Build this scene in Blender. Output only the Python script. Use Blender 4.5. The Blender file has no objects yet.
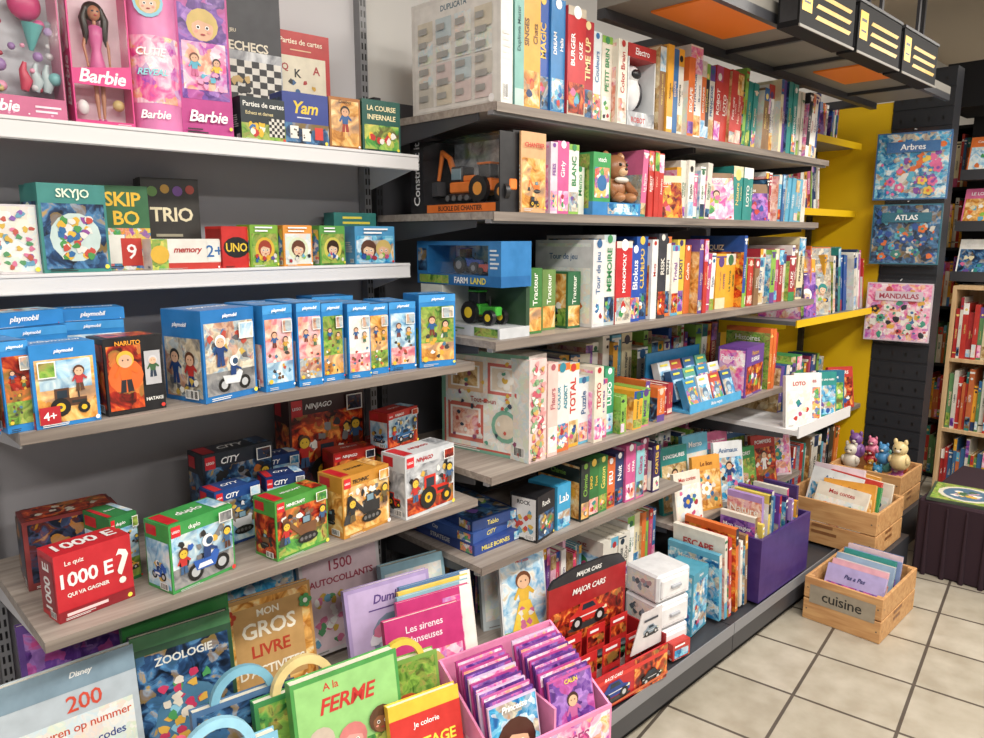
import bpy, math, random
from mathutils import Vector, Matrix
random.seed(11)
S = bpy.context.scene
try:
    S.view_settings.view_transform = 'Standard'
    S.view_settings.look = 'None'
except Exception: pass
R = math.radians

# ------------------------------------------------------------ materials
MATS = {}
def lin(h, ds=.03):
    h = h.lstrip('#'); c3 = [int(h[i:i+2], 16)/255 for i in (0, 2, 4)]
    g = .3*c3[0]+.59*c3[1]+.11*c3[2]
    o = []
    for c in c3:
        c = max(0, (c+(g-c)*ds)*.98)
        o.append(c/12.92 if c <= .04045 else ((c+.055)/1.055)**2.4)
    return (*o, 1)
def newmat(k, rough=.45):
    m = bpy.data.materials.new(k); m.use_nodes = True
    b = m.node_tree.nodes['Principled BSDF']; b.inputs['Roughness'].default_value = rough
    MATS[k] = m
    return m, m.node_tree, b
def coords(nt, sc):
    tc = nt.nodes.new('ShaderNodeTexCoord'); mp = nt.nodes.new('ShaderNodeMapping')
    mp.inputs['Scale'].default_value = sc
    nt.links.new(tc.outputs['Object'], mp.inputs['Vector'])
    return mp.outputs['Vector']
def ramp(nt, stops, const=False):
    r = nt.nodes.new('ShaderNodeValToRGB')
    if const: r.color_ramp.interpolation = 'CONSTANT'
    e = r.color_ramp.elements
    while len(e) < len(stops): e.new(.5)
    for i, (p, c) in enumerate(stops):
        e[i].position = p; e[i].color = lin(c)
    return r
def hexmat(k):
    if k in MATS: return MATS[k]
    m, nt, b = newmat(k, .36)
    v = coords(nt, (26, 26, 26)); n = nt.nodes.new('ShaderNodeTexNoise'); n.inputs['Scale'].default_value = 1; n.inputs['Detail'].default_value = 4
    nt.links.new(v, n.inputs['Vector'])
    c = lin(k); lo = [x*.9 for x in c[:3]]+[1]; hi = [min(1, x*1.06+.008) for x in c[:3]]+[1]
    r = nt.nodes.new('ShaderNodeValToRGB'); r.color_ramp.elements[0].position = .3; r.color_ramp.elements[1].position = .65
    r.color_ramp.elements[0].color = lo; r.color_ramp.elements[1].color = hi
    nt.links.new(n.outputs[0], r.inputs[0]); nt.links.new(r.outputs[0], b.inputs['Base Color'])
    return m
def artmat(k, cols, scale=45, rough=.3, fac=.5):
    m, nt, b = newmat(k, rough)
    v = coords(nt, (scale,)*3)
    n = nt.nodes.new('ShaderNodeTexNoise'); n.inputs['Scale'].default_value = .8; n.inputs['Detail'].default_value = 3
    nt.links.new(v, n.inputs['Vector'])
    vo = nt.nodes.new('ShaderNodeTexVoronoi'); vo.inputs['Scale'].default_value = 2.2
    mx = nt.nodes.new('ShaderNodeMixRGB'); mx.inputs['Fac'].default_value = .62
    nt.links.new(v, mx.inputs[1]); nt.links.new(n.outputs['Color'], mx.inputs[2])
    nt.links.new(mx.outputs[0], vo.inputs['Vector'])
    sx = nt.nodes.new('ShaderNodeSeparateColor'); nt.links.new(vo.outputs['Color'], sx.inputs[0])
    r = ramp(nt, [(i/len(cols), c) for i, c in enumerate(cols)], True)
    nt.links.new(sx.outputs[0], r.inputs[0])
    n2 = nt.nodes.new('ShaderNodeTexNoise'); n2.inputs['Scale'].default_value = .6; n2.inputs['Detail'].default_value = 8; n2.inputs['Distortion'].default_value = 1.4
    nt.links.new(v, n2.inputs['Vector'])
    r2 = ramp(nt, [(.3+.4*i/max(1, len(cols)-1), c) for i, c in enumerate(cols)])
    nt.links.new(n2.outputs[0], r2.inputs[0])
    m2 = nt.nodes.new('ShaderNodeMixRGB'); m2.inputs['Fac'].default_value = fac
    nt.links.new(r.outputs[0], m2.inputs[1]); nt.links.new(r2.outputs[0], m2.inputs[2])
    nt.links.new(m2.outputs[0], b.inputs['Base Color'])
artmat('art_sea', ['#12407c', '#1d6fb5', '#39a5d6', '#8fd3ea', '#f2f6f7', '#f0b64a'])
artmat('art_forest', ['#1d4a2a', '#2e7a3a', '#5aa648', '#a8cf5a', '#e6d36a', '#8a5a34'])
artmat('art_pink', ['#9a4fc0', '#e84f9a', '#f79ac4', '#fbd3e4', '#ffffff', '#f2c14a'])
artmat('art_dark', ['#0f0f14', '#1b1c26', '#16202e', '#3a4a6a', '#6b2a20', '#c98a30'])
artmat('art_fire', ['#2a1512', '#7a1a12', '#c62e1d', '#f08a24', '#ffd04a', '#e8581f'])
artmat('art_multi', ['#e34b3d', '#f3c53c', '#4aa84e', '#2f7cc4', '#f5f2ea', '#a04aa8', '#f08a3c'], 80, fac=.25)
artmat('art_sand', ['#7a5a34', '#a8824e', '#c9a36a', '#e8d3a0', '#f0e4c4'])
artmat('art_pale', ['#f5d9c8', '#f3f0e8', '#cfe3ea', '#e8e4da', '#dcebd0', '#f7f7f3'])
artmat('art_violet', ['#3d2468', '#5b2f86', '#7d4fb0', '#b88ad6', '#e05aa0'])
artmat('ph_sky', ['#3a80b8', '#78b4dc', '#b8dcf0', '#eef4f4', '#e0c898'], 34, fac=.8)
artmat('ph_town', ['#5a5f66', '#8f8a84', '#c8b89c', '#e4dcc8', '#7fa8c4', '#b8603a'], 50, fac=.5)
artmat('ph_grass', ['#2f5a24', '#5a8a34', '#8fbc4c', '#b8b060', '#7a6038'], 60, fac=.65)
artmat('ph_road', ['#4a4c50', '#74767a', '#9a9a9a', '#b8b4aa'], 40, fac=.85)
artmat('ph_room', ['#c05a4a', '#e08a74', '#f4ccb8', '#f8e4dc', '#d078a8'], 44, fac=.6)
artmat('ph_lava', ['#1a0c0a', '#4a1812', '#a82418', '#f0682a', '#fcc860'], 40, fac=.75)
artmat('ph_night', ['#0c1018', '#182436', '#2b4c78', '#5a96c8', '#d8b058'], 40, fac=.7)
artmat('ph_desert', ['#7a4418', '#b8742c', '#e8a850', '#f8d890', '#ece8d0'], 36, fac=.8)
artmat('ph_steel', ['#585c64', '#9a9ea4', '#c8ccd0', '#eceeee'], 30, fac=.9)
def woodmat(k, a, bb, sc, rough=.5):
    m, nt, b = newmat(k, rough)
    v = coords(nt, sc)
    n = nt.nodes.new('ShaderNodeTexNoise'); n.inputs['Scale'].default_value = 1; n.inputs['Detail'].default_value = 6; n.inputs['Distortion'].default_value = .6
    nt.links.new(v, n.inputs['Vector'])
    r = ramp(nt, [(.3, a), (.7, bb)]); nt.links.new(n.outputs[0], r.inputs[0])
    nt.links.new(r.outputs[0], b.inputs['Base Color'])
woodmat('shelfwood', '#8a7f78', '#b0a59b', (3, 60, 60))
woodmat('shelfedge', '#6f655e', '#94897f', (3, 60, 60))
woodmat('pine', '#b88350', '#d6a870', (6, 50, 50), .6)
woodmat('pinebook', '#c9a272', '#dfc094', (40, 40, 3), .6)
def metal(k, c, rough=.4, met=0., spec=.5):
    m, nt, b = newmat(k, rough); b.inputs['Base Color'].default_value = lin(c, .0); b.inputs['Metallic'].default_value = met
    b.inputs['Specular IOR Level'].default_value = spec
    v = coords(nt, (30, 30, 30)); n = nt.nodes.new('ShaderNodeTexNoise'); n.inputs['Scale'].default_value = 4
    nt.links.new(v, n.inputs['Vector'])
    bp = nt.nodes.new('ShaderNodeBump'); bp.inputs['Strength'].default_value = .03
    nt.links.new(n.outputs[0], bp.inputs['Height']); nt.links.new(bp.outputs[0], b.inputs['Normal'])
metal('white_metal', '#dcdcde'); metal('grey_metal', '#85868a'); metal('dark_metal', '#3c3d42'); metal('black_metal', '#151517', .6, 0, .2)
metal('panel_grey', '#a3a2a8', .6); metal('panel_light', '#cfced2', .6); metal('panel_dark', '#55565c', .55); metal('slat_dark', '#2b2d32', .5, 0, .3)
metal('yellow_panel', '#ecc20c', .5); metal('orange_panel', '#ff8a2a', .5); metal('canopy_grey', '#8a8780', .5)
metal('plaster', '#d6d5d2', .9); metal('ceil', '#d0c2ae', .9); metal('velvet', '#2b1722', .95)
def glassy():
    m = bpy.data.materials.new('clear'); m.use_nodes = True; nt = m.node_tree; nt.nodes.clear()
    o = nt.nodes.new('ShaderNodeOutputMaterial'); mx = nt.nodes.new('ShaderNodeMixShader'); mx.inputs[0].default_value = .06
    t = nt.nodes.new('ShaderNodeBsdfTransparent'); g = nt.nodes.new('ShaderNodeBsdfGlossy'); g.inputs['Roughness'].default_value = .1
    nt.links.new(t.outputs[0], mx.inputs[1]); nt.links.new(g.outputs[0], mx.inputs[2]); nt.links.new(mx.outputs[0], o.inputs[0])
    MATS['clear'] = m
glassy()
def tilemat():
    m, nt, b = newmat('floor_tiles', .35)
    tc = nt.nodes.new('ShaderNodeTexCoord'); mp = nt.nodes.new('ShaderNodeMapping')
    mp.inputs['Rotation'].default_value = (0, 0, R(-8)); mp.inputs['Location'].default_value = (.1, .05, 0)
    nt.links.new(tc.outputs['Object'], mp.inputs['Vector'])
    br = nt.nodes.new('ShaderNodeTexBrick'); br.offset = 0; br.squash = 1
    br.inputs['Scale'].default_value = 1; br.inputs['Brick Width'].default_value = .33; br.inputs['Row Height'].default_value = .33
    br.inputs['Mortar Size'].default_value = .006; br.inputs['Mortar Smooth'].default_value = .1
    br.inputs['Color1'].default_value = lin('#c2bbac'); br.inputs['Color2'].default_value = lin('#b6af9f'); br.inputs['Mortar'].default_value = lin('#5e564e')
    nt.links.new(mp.outputs[0], br.inputs['Vector'])
    n = nt.nodes.new('ShaderNodeTexNoise'); n.inputs['Scale'].default_value = 9; n.inputs['Detail'].default_value = 8
    nt.links.new(mp.outputs[0], n.inputs['Vector'])
    r = ramp(nt, [(.35, '#e2dfda'), (.7, '#ffffff')]); nt.links.new(n.outputs[0], r.inputs[0])
    mx = nt.nodes.new('ShaderNodeMixRGB'); mx.blend_type = 'MULTIPLY'; mx.inputs[0].default_value = 1
    nt.links.new(br.outputs['Color'], mx.inputs[1]); nt.links.new(r.outputs[0], mx.inputs[2])
    nt.links.new(mx.outputs[0], b.inputs['Base Color'])
    bp = nt.nodes.new('ShaderNodeBump'); bp.inputs['Strength'].default_value = .3; bp.invert = True
    nt.links.new(br.outputs['Fac'], bp.inputs['Height']); nt.links.new(bp.outputs[0], b.inputs['Normal'])
tilemat()
def M_(k): return MATS[k] if k in MATS else hexmat(k)

# ------------------------------------------------------------ text cache
TX = {}
ITAL = {'Barbie', 'playmobil', 'memory', 'CUTIE', 'REVEAL', 'Yam', 'Dumbo', 'Disney', 'FERME', 'TECHNIC', 'NINJAGO', 'CITY', 'Princesse', 'Pas a Pas', 'RACE CARS', 'MAJOR CARS'}
def text_mesh(s):
    if s in TX: return TX[s]
    cu = bpy.data.curves.new('t', 'FONT'); cu.body = s; cu.size = 1; cu.resolution_u = 2; cu.offset = .022 if s.isupper() or s in ITAL else .01
    if s in ITAL: cu.shear = .25
    cu.space_character = .95
    ob = bpy.data.objects.new('t', cu)
    me = bpy.data.meshes.new_from_object(ob)
    vs = [(v.co.x, v.co.y) for v in me.vertices]; fs = [tuple(p.vertices) for p in me.polygons]
    bpy.data.objects.remove(ob); bpy.data.curves.remove(cu); bpy.data.meshes.remove(me)
    if vs:
        x0 = min(v[0] for v in vs); x1 = max(v[0] for v in vs); y0 = min(v[1] for v in vs); y1 = max(v[1] for v in vs)
        hh = max(y1-y0, .01)
        vs = [((x-(x0+x1)/2)/hh, (y-(y0+y1)/2)/hh) for x, y in vs]; w = (x1-x0)/hh
    else: w = 1
    TX[s] = (vs, fs, w); return TX[s]

# ------------------------------------------------------------ mesh builder
class MB:
    def __init__(s): s.v = []; s.f = []; s.m = []; s.mats = []; s.ix = {}; s.M = Matrix(); s.sm = []
    def mi(s, k):
        if k not in s.ix: s.ix[k] = len(s.mats); s.mats.append(M_(k))
        return s.ix[k]
    def add(s, vs, fs, k, smooth=False):
        o = len(s.v); s.v += [s.M @ Vector(p) for p in vs]; i = s.mi(k)
        for f in fs: s.f.append([o+a for a in f]); s.m.append(i); s.sm.append(smooth)
    def box(s, x0, y0, z0, x1, y1, z1, k, front=None):
        vs = [(x0,y0,z0),(x1,y0,z0),(x1,y1,z0),(x0,y1,z0),(x0,y0,z1),(x1,y0,z1),(x1,y1,z1),(x0,y1,z1)]
        s.add(vs, [(3,2,1,0),(4,5,6,7),(1,2,6,5),(2,3,7,6),(3,0,4,7)], k)
        s.add(vs, [(0,1,5,4)], front or k)
    def bbox(s, x0, y0, z0, x1, y1, z1, k, b=.003):
        pts = []
        for z, i in ((z0, b), (z0+b, 0), (z1-b, 0), (z1, b)):
            q = i; c = b*(i == 0)
            pts += [(x0+q+c, y0+q, z), (x1-q-c, y0+q, z), (x1-q, y0+q+c, z), (x1-q, y1-q-c, z),
                    (x1-q-c, y1-q, z), (x0+q+c, y1-q, z), (x0+q, y1-q-c, z), (x0+q, y0+q+c, z)]
        fs = [tuple(reversed(range(8))), tuple(range(24, 32))]
        for L in range(3):
            for j in range(8):
                a = L*8+j; bq = L*8+(j+1) % 8
                fs.append((a, bq, bq+8, a+8))
        s.add(pts, fs, k)
    def prism(s, pts, vec, k):
        n = len(pts); vs = [Vector(p) for p in pts]; vec = Vector(vec); vs += [p+vec for p in vs]
        s.add(vs, [tuple(range(n)), tuple(reversed(range(n, 2*n)))] + [(i, i+n, (i+1) % n+n, (i+1) % n) for i in range(n)], k)
    def sphere(s, c, r, k, seg=16, rings=10):
        if not hasattr(r, '__len__'): r = (r, r, r)
        vs = []; fs = []
        for i in range(rings+1):
            a = math.pi*i/rings
            for j in range(seg):
                b = 2*math.pi*j/seg
                vs.append((c[0]+r[0]*math.sin(a)*math.cos(b), c[1]+r[1]*math.sin(a)*math.sin(b), c[2]+r[2]*math.cos(a)))
        for i in range(rings):
            for j in range(seg): fs.append((i*seg+j, (i+1)*seg+j, (i+1)*seg+(j+1) % seg, i*seg+(j+1) % seg))
        s.add(vs, fs, k, True)
    def tube(s, pts, rad, k, seg=12, caps=True, smooth=True):
        pts = [Vector(p) for p in pts]; vs = []; fs = []; n = len(pts)
        for i, p in enumerate(pts):
            d = (pts[min(i+1, n-1)]-pts[max(i-1, 0)]).normalized()
            u = d.cross(Vector((0, 1, 0)))
            if u.length < .1: u = d.cross(Vector((1, 0, 0)))
            u.normalize(); w = d.cross(u)
            for j in range(seg):
                a = 2*math.pi*j/seg; vs.append(p+rad[i]*(u*math.cos(a)+w*math.sin(a)))
        for i in range(n-1):
            for j in range(seg): fs.append((i*seg+j, i*seg+(j+1) % seg, (i+1)*seg+(j+1) % seg, (i+1)*seg+j))
        s.add(vs, fs, k, smooth)
        if caps: s.add(vs, [tuple(range(seg)), tuple(reversed(range((n-1)*seg, n*seg)))], k)
    def art(s, fr, cmds, lay=0):
        O, U, V = [Vector(q) for q in fr]; W = U.length; H = V.length; N = U.cross(V).normalized(); m = min(W, H); st = [lay]
        def P(x, y, e): return O+U*x+V*y+N*(.0004+.0002*e)
        def poly(pts, col):
            st[0] += 1; s.add([P(x, y, st[0]) for x, y in pts], [tuple(range(len(pts)))], col)
        def rect(x0, y0, x1, y1, col): poly([(x0,y0),(x1,y0),(x1,y1),(x0,y1)], col)
        def circ(x, y, r, col, sx=1, sy=1, n=14, a0=0, a1=360):
            rx = r*m/W*sx; ry = r*m/H*sy; full = a1-a0 >= 360
            poly([(x+rx*math.cos(R(a0+(a1-a0)*i/(n if full else n-1))), y+ry*math.sin(R(a0+(a1-a0)*i/(n if full else n-1)))) for i in range(n)], col)
        def text(t, x, y, h, col, mw=.92, rot=0):
            vs, fs, w = text_mesh(t); st[0] += 1
            if rot: hh = h*W; lim = mw*H
            else: hh = h*H; lim = mw*W
            if w*hh > lim: hh = lim/w
            u = U.normalized(); v = V.normalized()
            if rot: u, v = v, -u
            c = P(x, y, st[0]); s.add([c+u*a*hh+v*b*hh for a, b in vs], fs, col)
        for c in cmds:
            k = c[0]; a = c[1:]
            if k == 'r': rect(*a)
            elif k == 'c': circ(*a)
            elif k == 'p': poly(*a)
            elif k == 't': text(*a)
            elif k == 'inset':
                x0, y0, x1, y1, mt = a; rect(x0, y0, x1, y1, '#f2f2ee'); dx = (x1-x0)*.07; dy = (y1-y0)*.07; rect(x0+dx, y0+dy, x1-dx, y1-dy, mt)
            elif k == 'sc':
                n, cols, x0, y0, x1, y1, r = a; st[0] += 1
                for _ in range(n): st[0] -= .8; circ(random.uniform(x0, x1), random.uniform(y0, y1), r*random.uniform(.5, 1.2), random.choice(cols), random.uniform(.7, 1.3), 1, 8)
            elif k == 'blob':
                n, cols, x0, y0, x1, y1, r = a
                for _ in range(n):
                    cx, cy = random.uniform(x0+r*m/W, x1-r*m/W), random.uniform(y0+r*m/H, y1-r*m/H); st[0] -= .8
                    poly([(cx+r*m/W*random.uniform(.4, 1)*math.cos(q*math.pi/4), cy+r*m/H*random.uniform(.4, 1)*math.sin(q*math.pi/4)) for q in range(8)], random.choice(cols))
            elif k == 'ln':
                n, col, x0, y0, x1, y1 = a; dy = (y1-y0)/n
                for i in range(n): rect(x0, y0+dy*i+dy*.3, x0+(x1-x0)*random.uniform(.6, 1), y0+dy*i+dy*.75, col)
            elif k == 'bar':
                x0, y0, x1, y1 = a; rect(x0, y0, x1, y1, '#f4f4f2'); dx = (x1-x0)/14; st[0] += 1
                for i in range(1, 13):
                    w_ = dx*random.choice([.3, .5, .8]); s.add([P(x0+dx*i, y0+.1*(y1-y0), st[0]), P(x0+dx*i+w_, y0+.1*(y1-y0), st[0]), P(x0+dx*i+w_, y1-.1*(y1-y0), st[0]), P(x0+dx*i, y1-.1*(y1-y0), st[0])], [(0,1,2,3)], '#1a1a1a')
            elif k == 'face':
                x, y, r, skin, hair = a; q = m/W; w = m/H
                circ(x, y+r*.12*w, r*1.22, hair); circ(x, y-r*.15*w, r*.95, skin, .88)
                poly([(x-r*.85*q, y+r*.1*w), (x-r*.3*q, y+r*.45*w), (x+r*.5*q, y+r*.25*w), (x+r*.9*q, y+r*.1*w), (x+r*.6*q, y+r*w), (x, y+r*1.25*w), (x-r*.6*q, y+r*w)], hair)
                for sg in (-1, 1):
                    circ(x+sg*r*.34*q, y-.1*r*w, r*.16, '#ffffff'); circ(x+sg*r*.34*q, y-.1*r*w, r*.1, '#1d1a1a'); circ(x+sg*r*.5*q, y-.42*r*w, r*.14, '#e89a8a', 1, .7, 8)
                circ(x, y-r*.62*w, r*.2, '#a8343a', 1, .35)
            elif k == 'fig':
                x, y, r, c1, c2, skin, hair = a; q = m/W; w = m/H
                poly([(x-.75*r*q, y-3.9*r*w), (x-.1*r*q, y-3.9*r*w), (x-.02*r*q, y-2.2*r*w), (x-.55*r*q, y-2.2*r*w)], c2)
                poly([(x+.1*r*q, y-3.9*r*w), (x+.8*r*q, y-3.8*r*w), (x+.55*r*q, y-2.2*r*w), (x+.02*r*q, y-2.2*r*w)], c2)
                poly([(x-.55*r*q, y-2.4*r*w), (x+.55*r*q, y-2.4*r*w), (x+.75*r*q, y-.8*r*w), (x-.75*r*q, y-.8*r*w)], c1)
                poly([(x-.75*r*q, y-.85*r*w), (x-1.35*r*q, y-1.9*r*w), (x-1.1*r*q, y-2.1*r*w), (x-.5*r*q, y-1.2*r*w)], c1)
                poly([(x+.75*r*q, y-.85*r*w), (x+1.4*r*q, y-1.5*r*w), (x+1.2*r*q, y-1.8*r*w), (x+.5*r*q, y-1.3*r*w)], c1)
                circ(x, y, r*1.0, hair); circ(x, y-.22*r*w, r*.78, skin)
                for sg in (-1, 1): circ(x+sg*r*.3*q, y-.1*r*w, r*.1, '#1d1a1a', 1, 1, 6)
            elif k == 'car':
                x, y, r, col = a; q = m/W; w = m/H
                circ(x, y-.35*r*w, r*2.2, '#3a3a3c', 1, .12)
                poly([(x-2*r*q, y), (x+2*r*q, y), (x+2.1*r*q, y+.6*r*w), (x+1.1*r*q, y+.9*r*w), (x+.6*r*q, y+1.5*r*w), (x-.8*r*q, y+1.5*r*w), (x-1.4*r*q, y+.9*r*w), (x-2*r*q, y+.7*r*w)], col)
                poly([(x-.7*r*q, y+.9*r*w), (x+.8*r*q, y+.9*r*w), (x+.45*r*q, y+1.35*r*w), (x-.6*r*q, y+1.35*r*w)], '#20303e')
                rect(x-1.9*r*q, y+.38*r*w, x+2*r*q, y+.48*r*w, '#e8e8ea'); circ(x+1.85*r*q, y+.5*r*w, r*.14, '#f7f0c0')
                for sg in (-1.2, 1.2): circ(x+sg*r*q, y, r*.55, '#141414'); circ(x+sg*r*q, y, r*.27, '#c8c8c8')
            elif k == 'moto':
                x, y, r, col = a; q = m/W; w = m/H
                for sg in (-1.3, 1.3): circ(x+sg*r*q, y, r*.75, '#141414'); circ(x+sg*r*q, y, r*.42, '#b8bcc0')
                poly([(x-1.2*r*q, y+.1*r*w), (x+.6*r*q, y), (x+1.1*r*q, y+1.1*r*w), (x+.7*r*q, y+1.5*r*w), (x, y+.9*r*w), (x-1.5*r*q, y+1*r*w)], col)
                poly([(x-1.1*r*q, y+.2*r*w), (x+.4*r*q, y+.2*r*w), (x+.2*r*q, y+.6*r*w), (x-.9*r*q, y+.6*r*w)], '#f4f4f4')
                poly([(x-.5*r*q, y+.9*r*w), (x+.2*r*q, y+.9*r*w), (x+.3*r*q, y+2*r*w), (x-.4*r*q, y+2*r*w)], '#1d3f7a')
                poly([(x+.1*r*q, y+1.7*r*w), (x+.9*r*q, y+1.3*r*w), (x+.9*r*q, y+1.55*r*w), (x+.1*r*q, y+1.95*r*w)], '#1d3f7a')
                circ(x, y+2.4*r*w, r*.55, '#f4f4f4'); circ(x+.15*r*q, y+2.35*r*w, r*.35, '#2b4a6a')
            elif k == 'trac':
                x, y, r, col = a; q = m/W; w = m/H
                rect(x-.6*r*q, y+.3*r*w, x+2*r*q, y+1.2*r*w, col); rect(x-1.3*r*q, y+.3*r*w, x+.2*r*q, y+2.4*r*w, col)
                rect(x-1.05*r*q, y+1.3*r*w, x, y+2.15*r*w, '#20303e'); rect(x+1.1*r*q, y+1.2*r*w, x+1.25*r*q, y+1.9*r*w, '#2a2a2a'); rect(x+.4*r*q, y+.6*r*w, x+1.9*r*q, y+.9*r*w, '#2a2a2a')
                circ(x-.8*r*q, y+.3*r*w, r*1.05, '#191919'); circ(x-.8*r*q, y+.3*r*w, r*.5, '#e6b820'); circ(x-.8*r*q, y+.3*r*w, r*.2, '#4a4a4a')
                circ(x+1.6*r*q, y, r*.65, '#191919'); circ(x+1.6*r*q, y, r*.3, '#e6b820')
            elif k == 'exc':
                x, y, r, col = a; q = m/W; w = m/H
                rect(x-.9*r*q, y+.6*r*w, x+1.2*r*q, y+1.7*r*w, col); rect(x-.5*r*q, y+1.7*r*w, x+.5*r*q, y+2.5*r*w, '#2a2a2a'); rect(x-.4*r*q, y+1.8*r*w, x+.4*r*q, y+2.4*r*w, '#7a9aac')
                poly([(x-.8*r*q, y+1.2*r*w), (x-2.4*r*q, y+2.9*r*w), (x-2.7*r*q, y+2.6*r*w), (x-.9*r*q, y+.7*r*w)], col)
                poly([(x-2.4*r*q, y+2.9*r*w), (x-2.8*r*q, y+2.8*r*w), (x-3*r*q, y+1*r*w), (x-2.7*r*q, y+1*r*w)], col)
                poly([(x-3.4*r*q, y+.2*r*w), (x-2.4*r*q, y+.2*r*w), (x-2.5*r*q, y+1.1*r*w), (x-3.1*r*q, y+1.1*r*w)], '#3a3a3a')
                circ(x+.1*r*q, y+.2*r*w, r*1.25, '#1a1a1a', 1, .4)
                for i in range(4): circ(x+(-.7+.5*i)*r*q, y+.2*r*w, r*.2, '#6a6a6a', 1, 1, 8)
            elif k == 'fl':
                x, y, r, col, cc = a; q = m/W; w = m/H
                for i in range(5): circ(x+r*.6*q*math.cos(i*1.257), y+r*.6*w*math.sin(i*1.257), r*.42, col, 1, 1, 8)
                circ(x, y, r*.35, cc, 1, 1, 8)
            elif k == 'chk':
                x0, y0, x1, y1, n, c1, c2 = a; rect(x0, y0, x1, y1, c1); st[0] += 1; dx = (x1-x0)/n; dy = (y1-y0)/n
                for i in range(n):
                    for j in range(n):
                        if (i+j) % 2: s.add([P(x0+dx*(i+p), y0+dy*(j+r_), st[0]) for p, r_ in ((0,0),(1,0),(1,1),(0,1))], [(0,1,2,3)], c2)
    def done(s, name, loc=(0,0,0), rz=0, rx=0, parent=None):
        me = bpy.data.meshes.new(name); me.from_pydata([tuple(v) for v in s.v], [], s.f)
        for m in s.mats: me.materials.append(m)
        me.polygons.foreach_set('material_index', s.m); me.polygons.foreach_set('use_smooth', s.sm); me.update()
        ob = bpy.data.objects.new(name, me); S.collection.objects.link(ob)
        ob.location = loc; ob.rotation_euler = (rx, 0, rz)
        if parent: ob.parent = parent
        return ob
def empty(name, loc=(0,0,0)):
    e = bpy.data.objects.new(name, None); e.empty_display_size = .1; e.location = loc; S.collection.objects.link(e); return e
def frames(x0, y0, z0, x1, y1, z1):
    return {'F': ((x0,y0,z0), (x1-x0,0,0), (0,0,z1-z0)), 'L': ((x0,y1,z0), (0,y0-y1,0), (0,0,z1-z0)),
            'T': ((x0,y0,z1), (x1-x0,0,0), (0,y1-y0,0)), 'R': ((x1,y0,z0), (0,y1-y0,0), (0,0,z1-z0))}

def carton(name, x, y, z, w, d, h, rz, base, front=(), left=(), top=(), lid=False, rx=0):
    """box of printed card: x,y = middle of the bottom front edge"""
    b = MB()
    if lid:
        c = d*.62
        b.box(-w/2, 0, 0, w/2, c, h, base)
        b.box(-w/2+.0015, c, .0015, w/2-.0015, d, h-.0015, base)
    else:
        b.box(-w/2, 0, 0, w/2, d, h, base)
        b.box(-w/2+.004, .001, h, w/2-.004, d*.96, h+.0006, base)
    fr = frames(-w/2, 0, 0, w/2, d, h)
    small = [('ln', 2, random.choice(['#e8e8e4', '#2a2a2c', '#c8c8c8']), .08, .015, .5, .055), ('c', .93, .06, .035, random.choice(['#f2e04a', '#ffffff', '#d8382e']))]
    b.art(fr['F'], list(front)+small)
    b.art(fr['L'], list(left or [('ln', 6, '#d8d8d4', .15, .3, .8, .6)])+[('bar', .55, .04, .88, .14)]); b.art(fr['R'], [('ln', 6, '#d8d8d4', .15, .3, .8, .6), ('bar', .2, .05, .6, .18)])
    fr['T'] = tuple([(fr['T'][0][0], fr['T'][0][1], h+.0006), fr['T'][1], fr['T'][2]]); b.art(fr['T'], top)
    return b.done(name, (x, y, z+.0005), R(rz), R(rx))

def put_book(b, w, t, h, cover, front=()):
    k = .002
    b.box(-w/2, 0, 0, w/2, k, h, cover); b.box(-w/2, t-k, 0, w/2, t, h, cover)
    b.box(-w/2, k, 0, -w/2+k, t-k, h, cover)
    b.box(-w/2+k, k, .003, w/2-.004, t-k, h-.003, '#f0ead8')
    b.art(frames(-w/2, 0, 0, w/2, t, h)['F'], list(front)+[('ln', 1, '#8a8a88', .1, .015, .35, .04), ('c', .9, .05, .03, '#d8382e')])
def book(name, x, y, z, w, h, t, rz, tilt, cover, front=()):
    b = MB(); put_book(b, w, t, h, cover, front)
    return b.done(name, (x, y, z+.0005), R(rz), R(-tilt))

WORDS = ['CONTES', 'Histoires', 'LE LOUP', 'Atlas', 'DINOSAURES', 'Animaux', 'QUIZ', 'Memo', 'LOTO', 'Puzzle', 'ESCAPE', 'Nature', 'PRINCESSE', 'ROBOT', 'Couleurs', 'MON ANNEE', 'La ferme', 'PIRATES', 'MAGIE', 'Explorer', 'Comptines', 'Ma planete', 'JEUX', 'Le corps humain', 'Mille et une nuits', 'Petit ours', 'Grand livre des contes', 'MYTHOLOGIE', 'Mon imagier', 'Les saisons']
BC = ['#c2362e', '#ddd8cc', '#2f68a0', '#e8a830', '#3a9050', '#d86a98', '#efece4', '#664a96', '#1e3a68', '#dc7030', '#60acca', '#f4f3ee', '#a82a38', '#f4f3ee', '#86b84a', '#232630', '#e2d6b0', '#2a8a84', '#c04a78', '#8a6a4a', '#ddd8cc', '#2450a0']
LIGHT = ('#ddd8cc', '#efece4', '#f4f3ee', '#e2d6b0', '#e8a830', '#86b84a')
ARTS = ['art_multi', 'art_sea', 'art_forest', 'art_fire', 'art_pink', 'art_pale', 'art_sand', 'art_violet', 'ph_sky', 'ph_town', 'ph_desert', 'ph_night', 'ph_room', 'ph_grass']
PK = ['#d8609a', '#e8b4c9', '#7d4fa0', '#f4f3ee', '#d8406a', '#6fa9bf']
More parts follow.
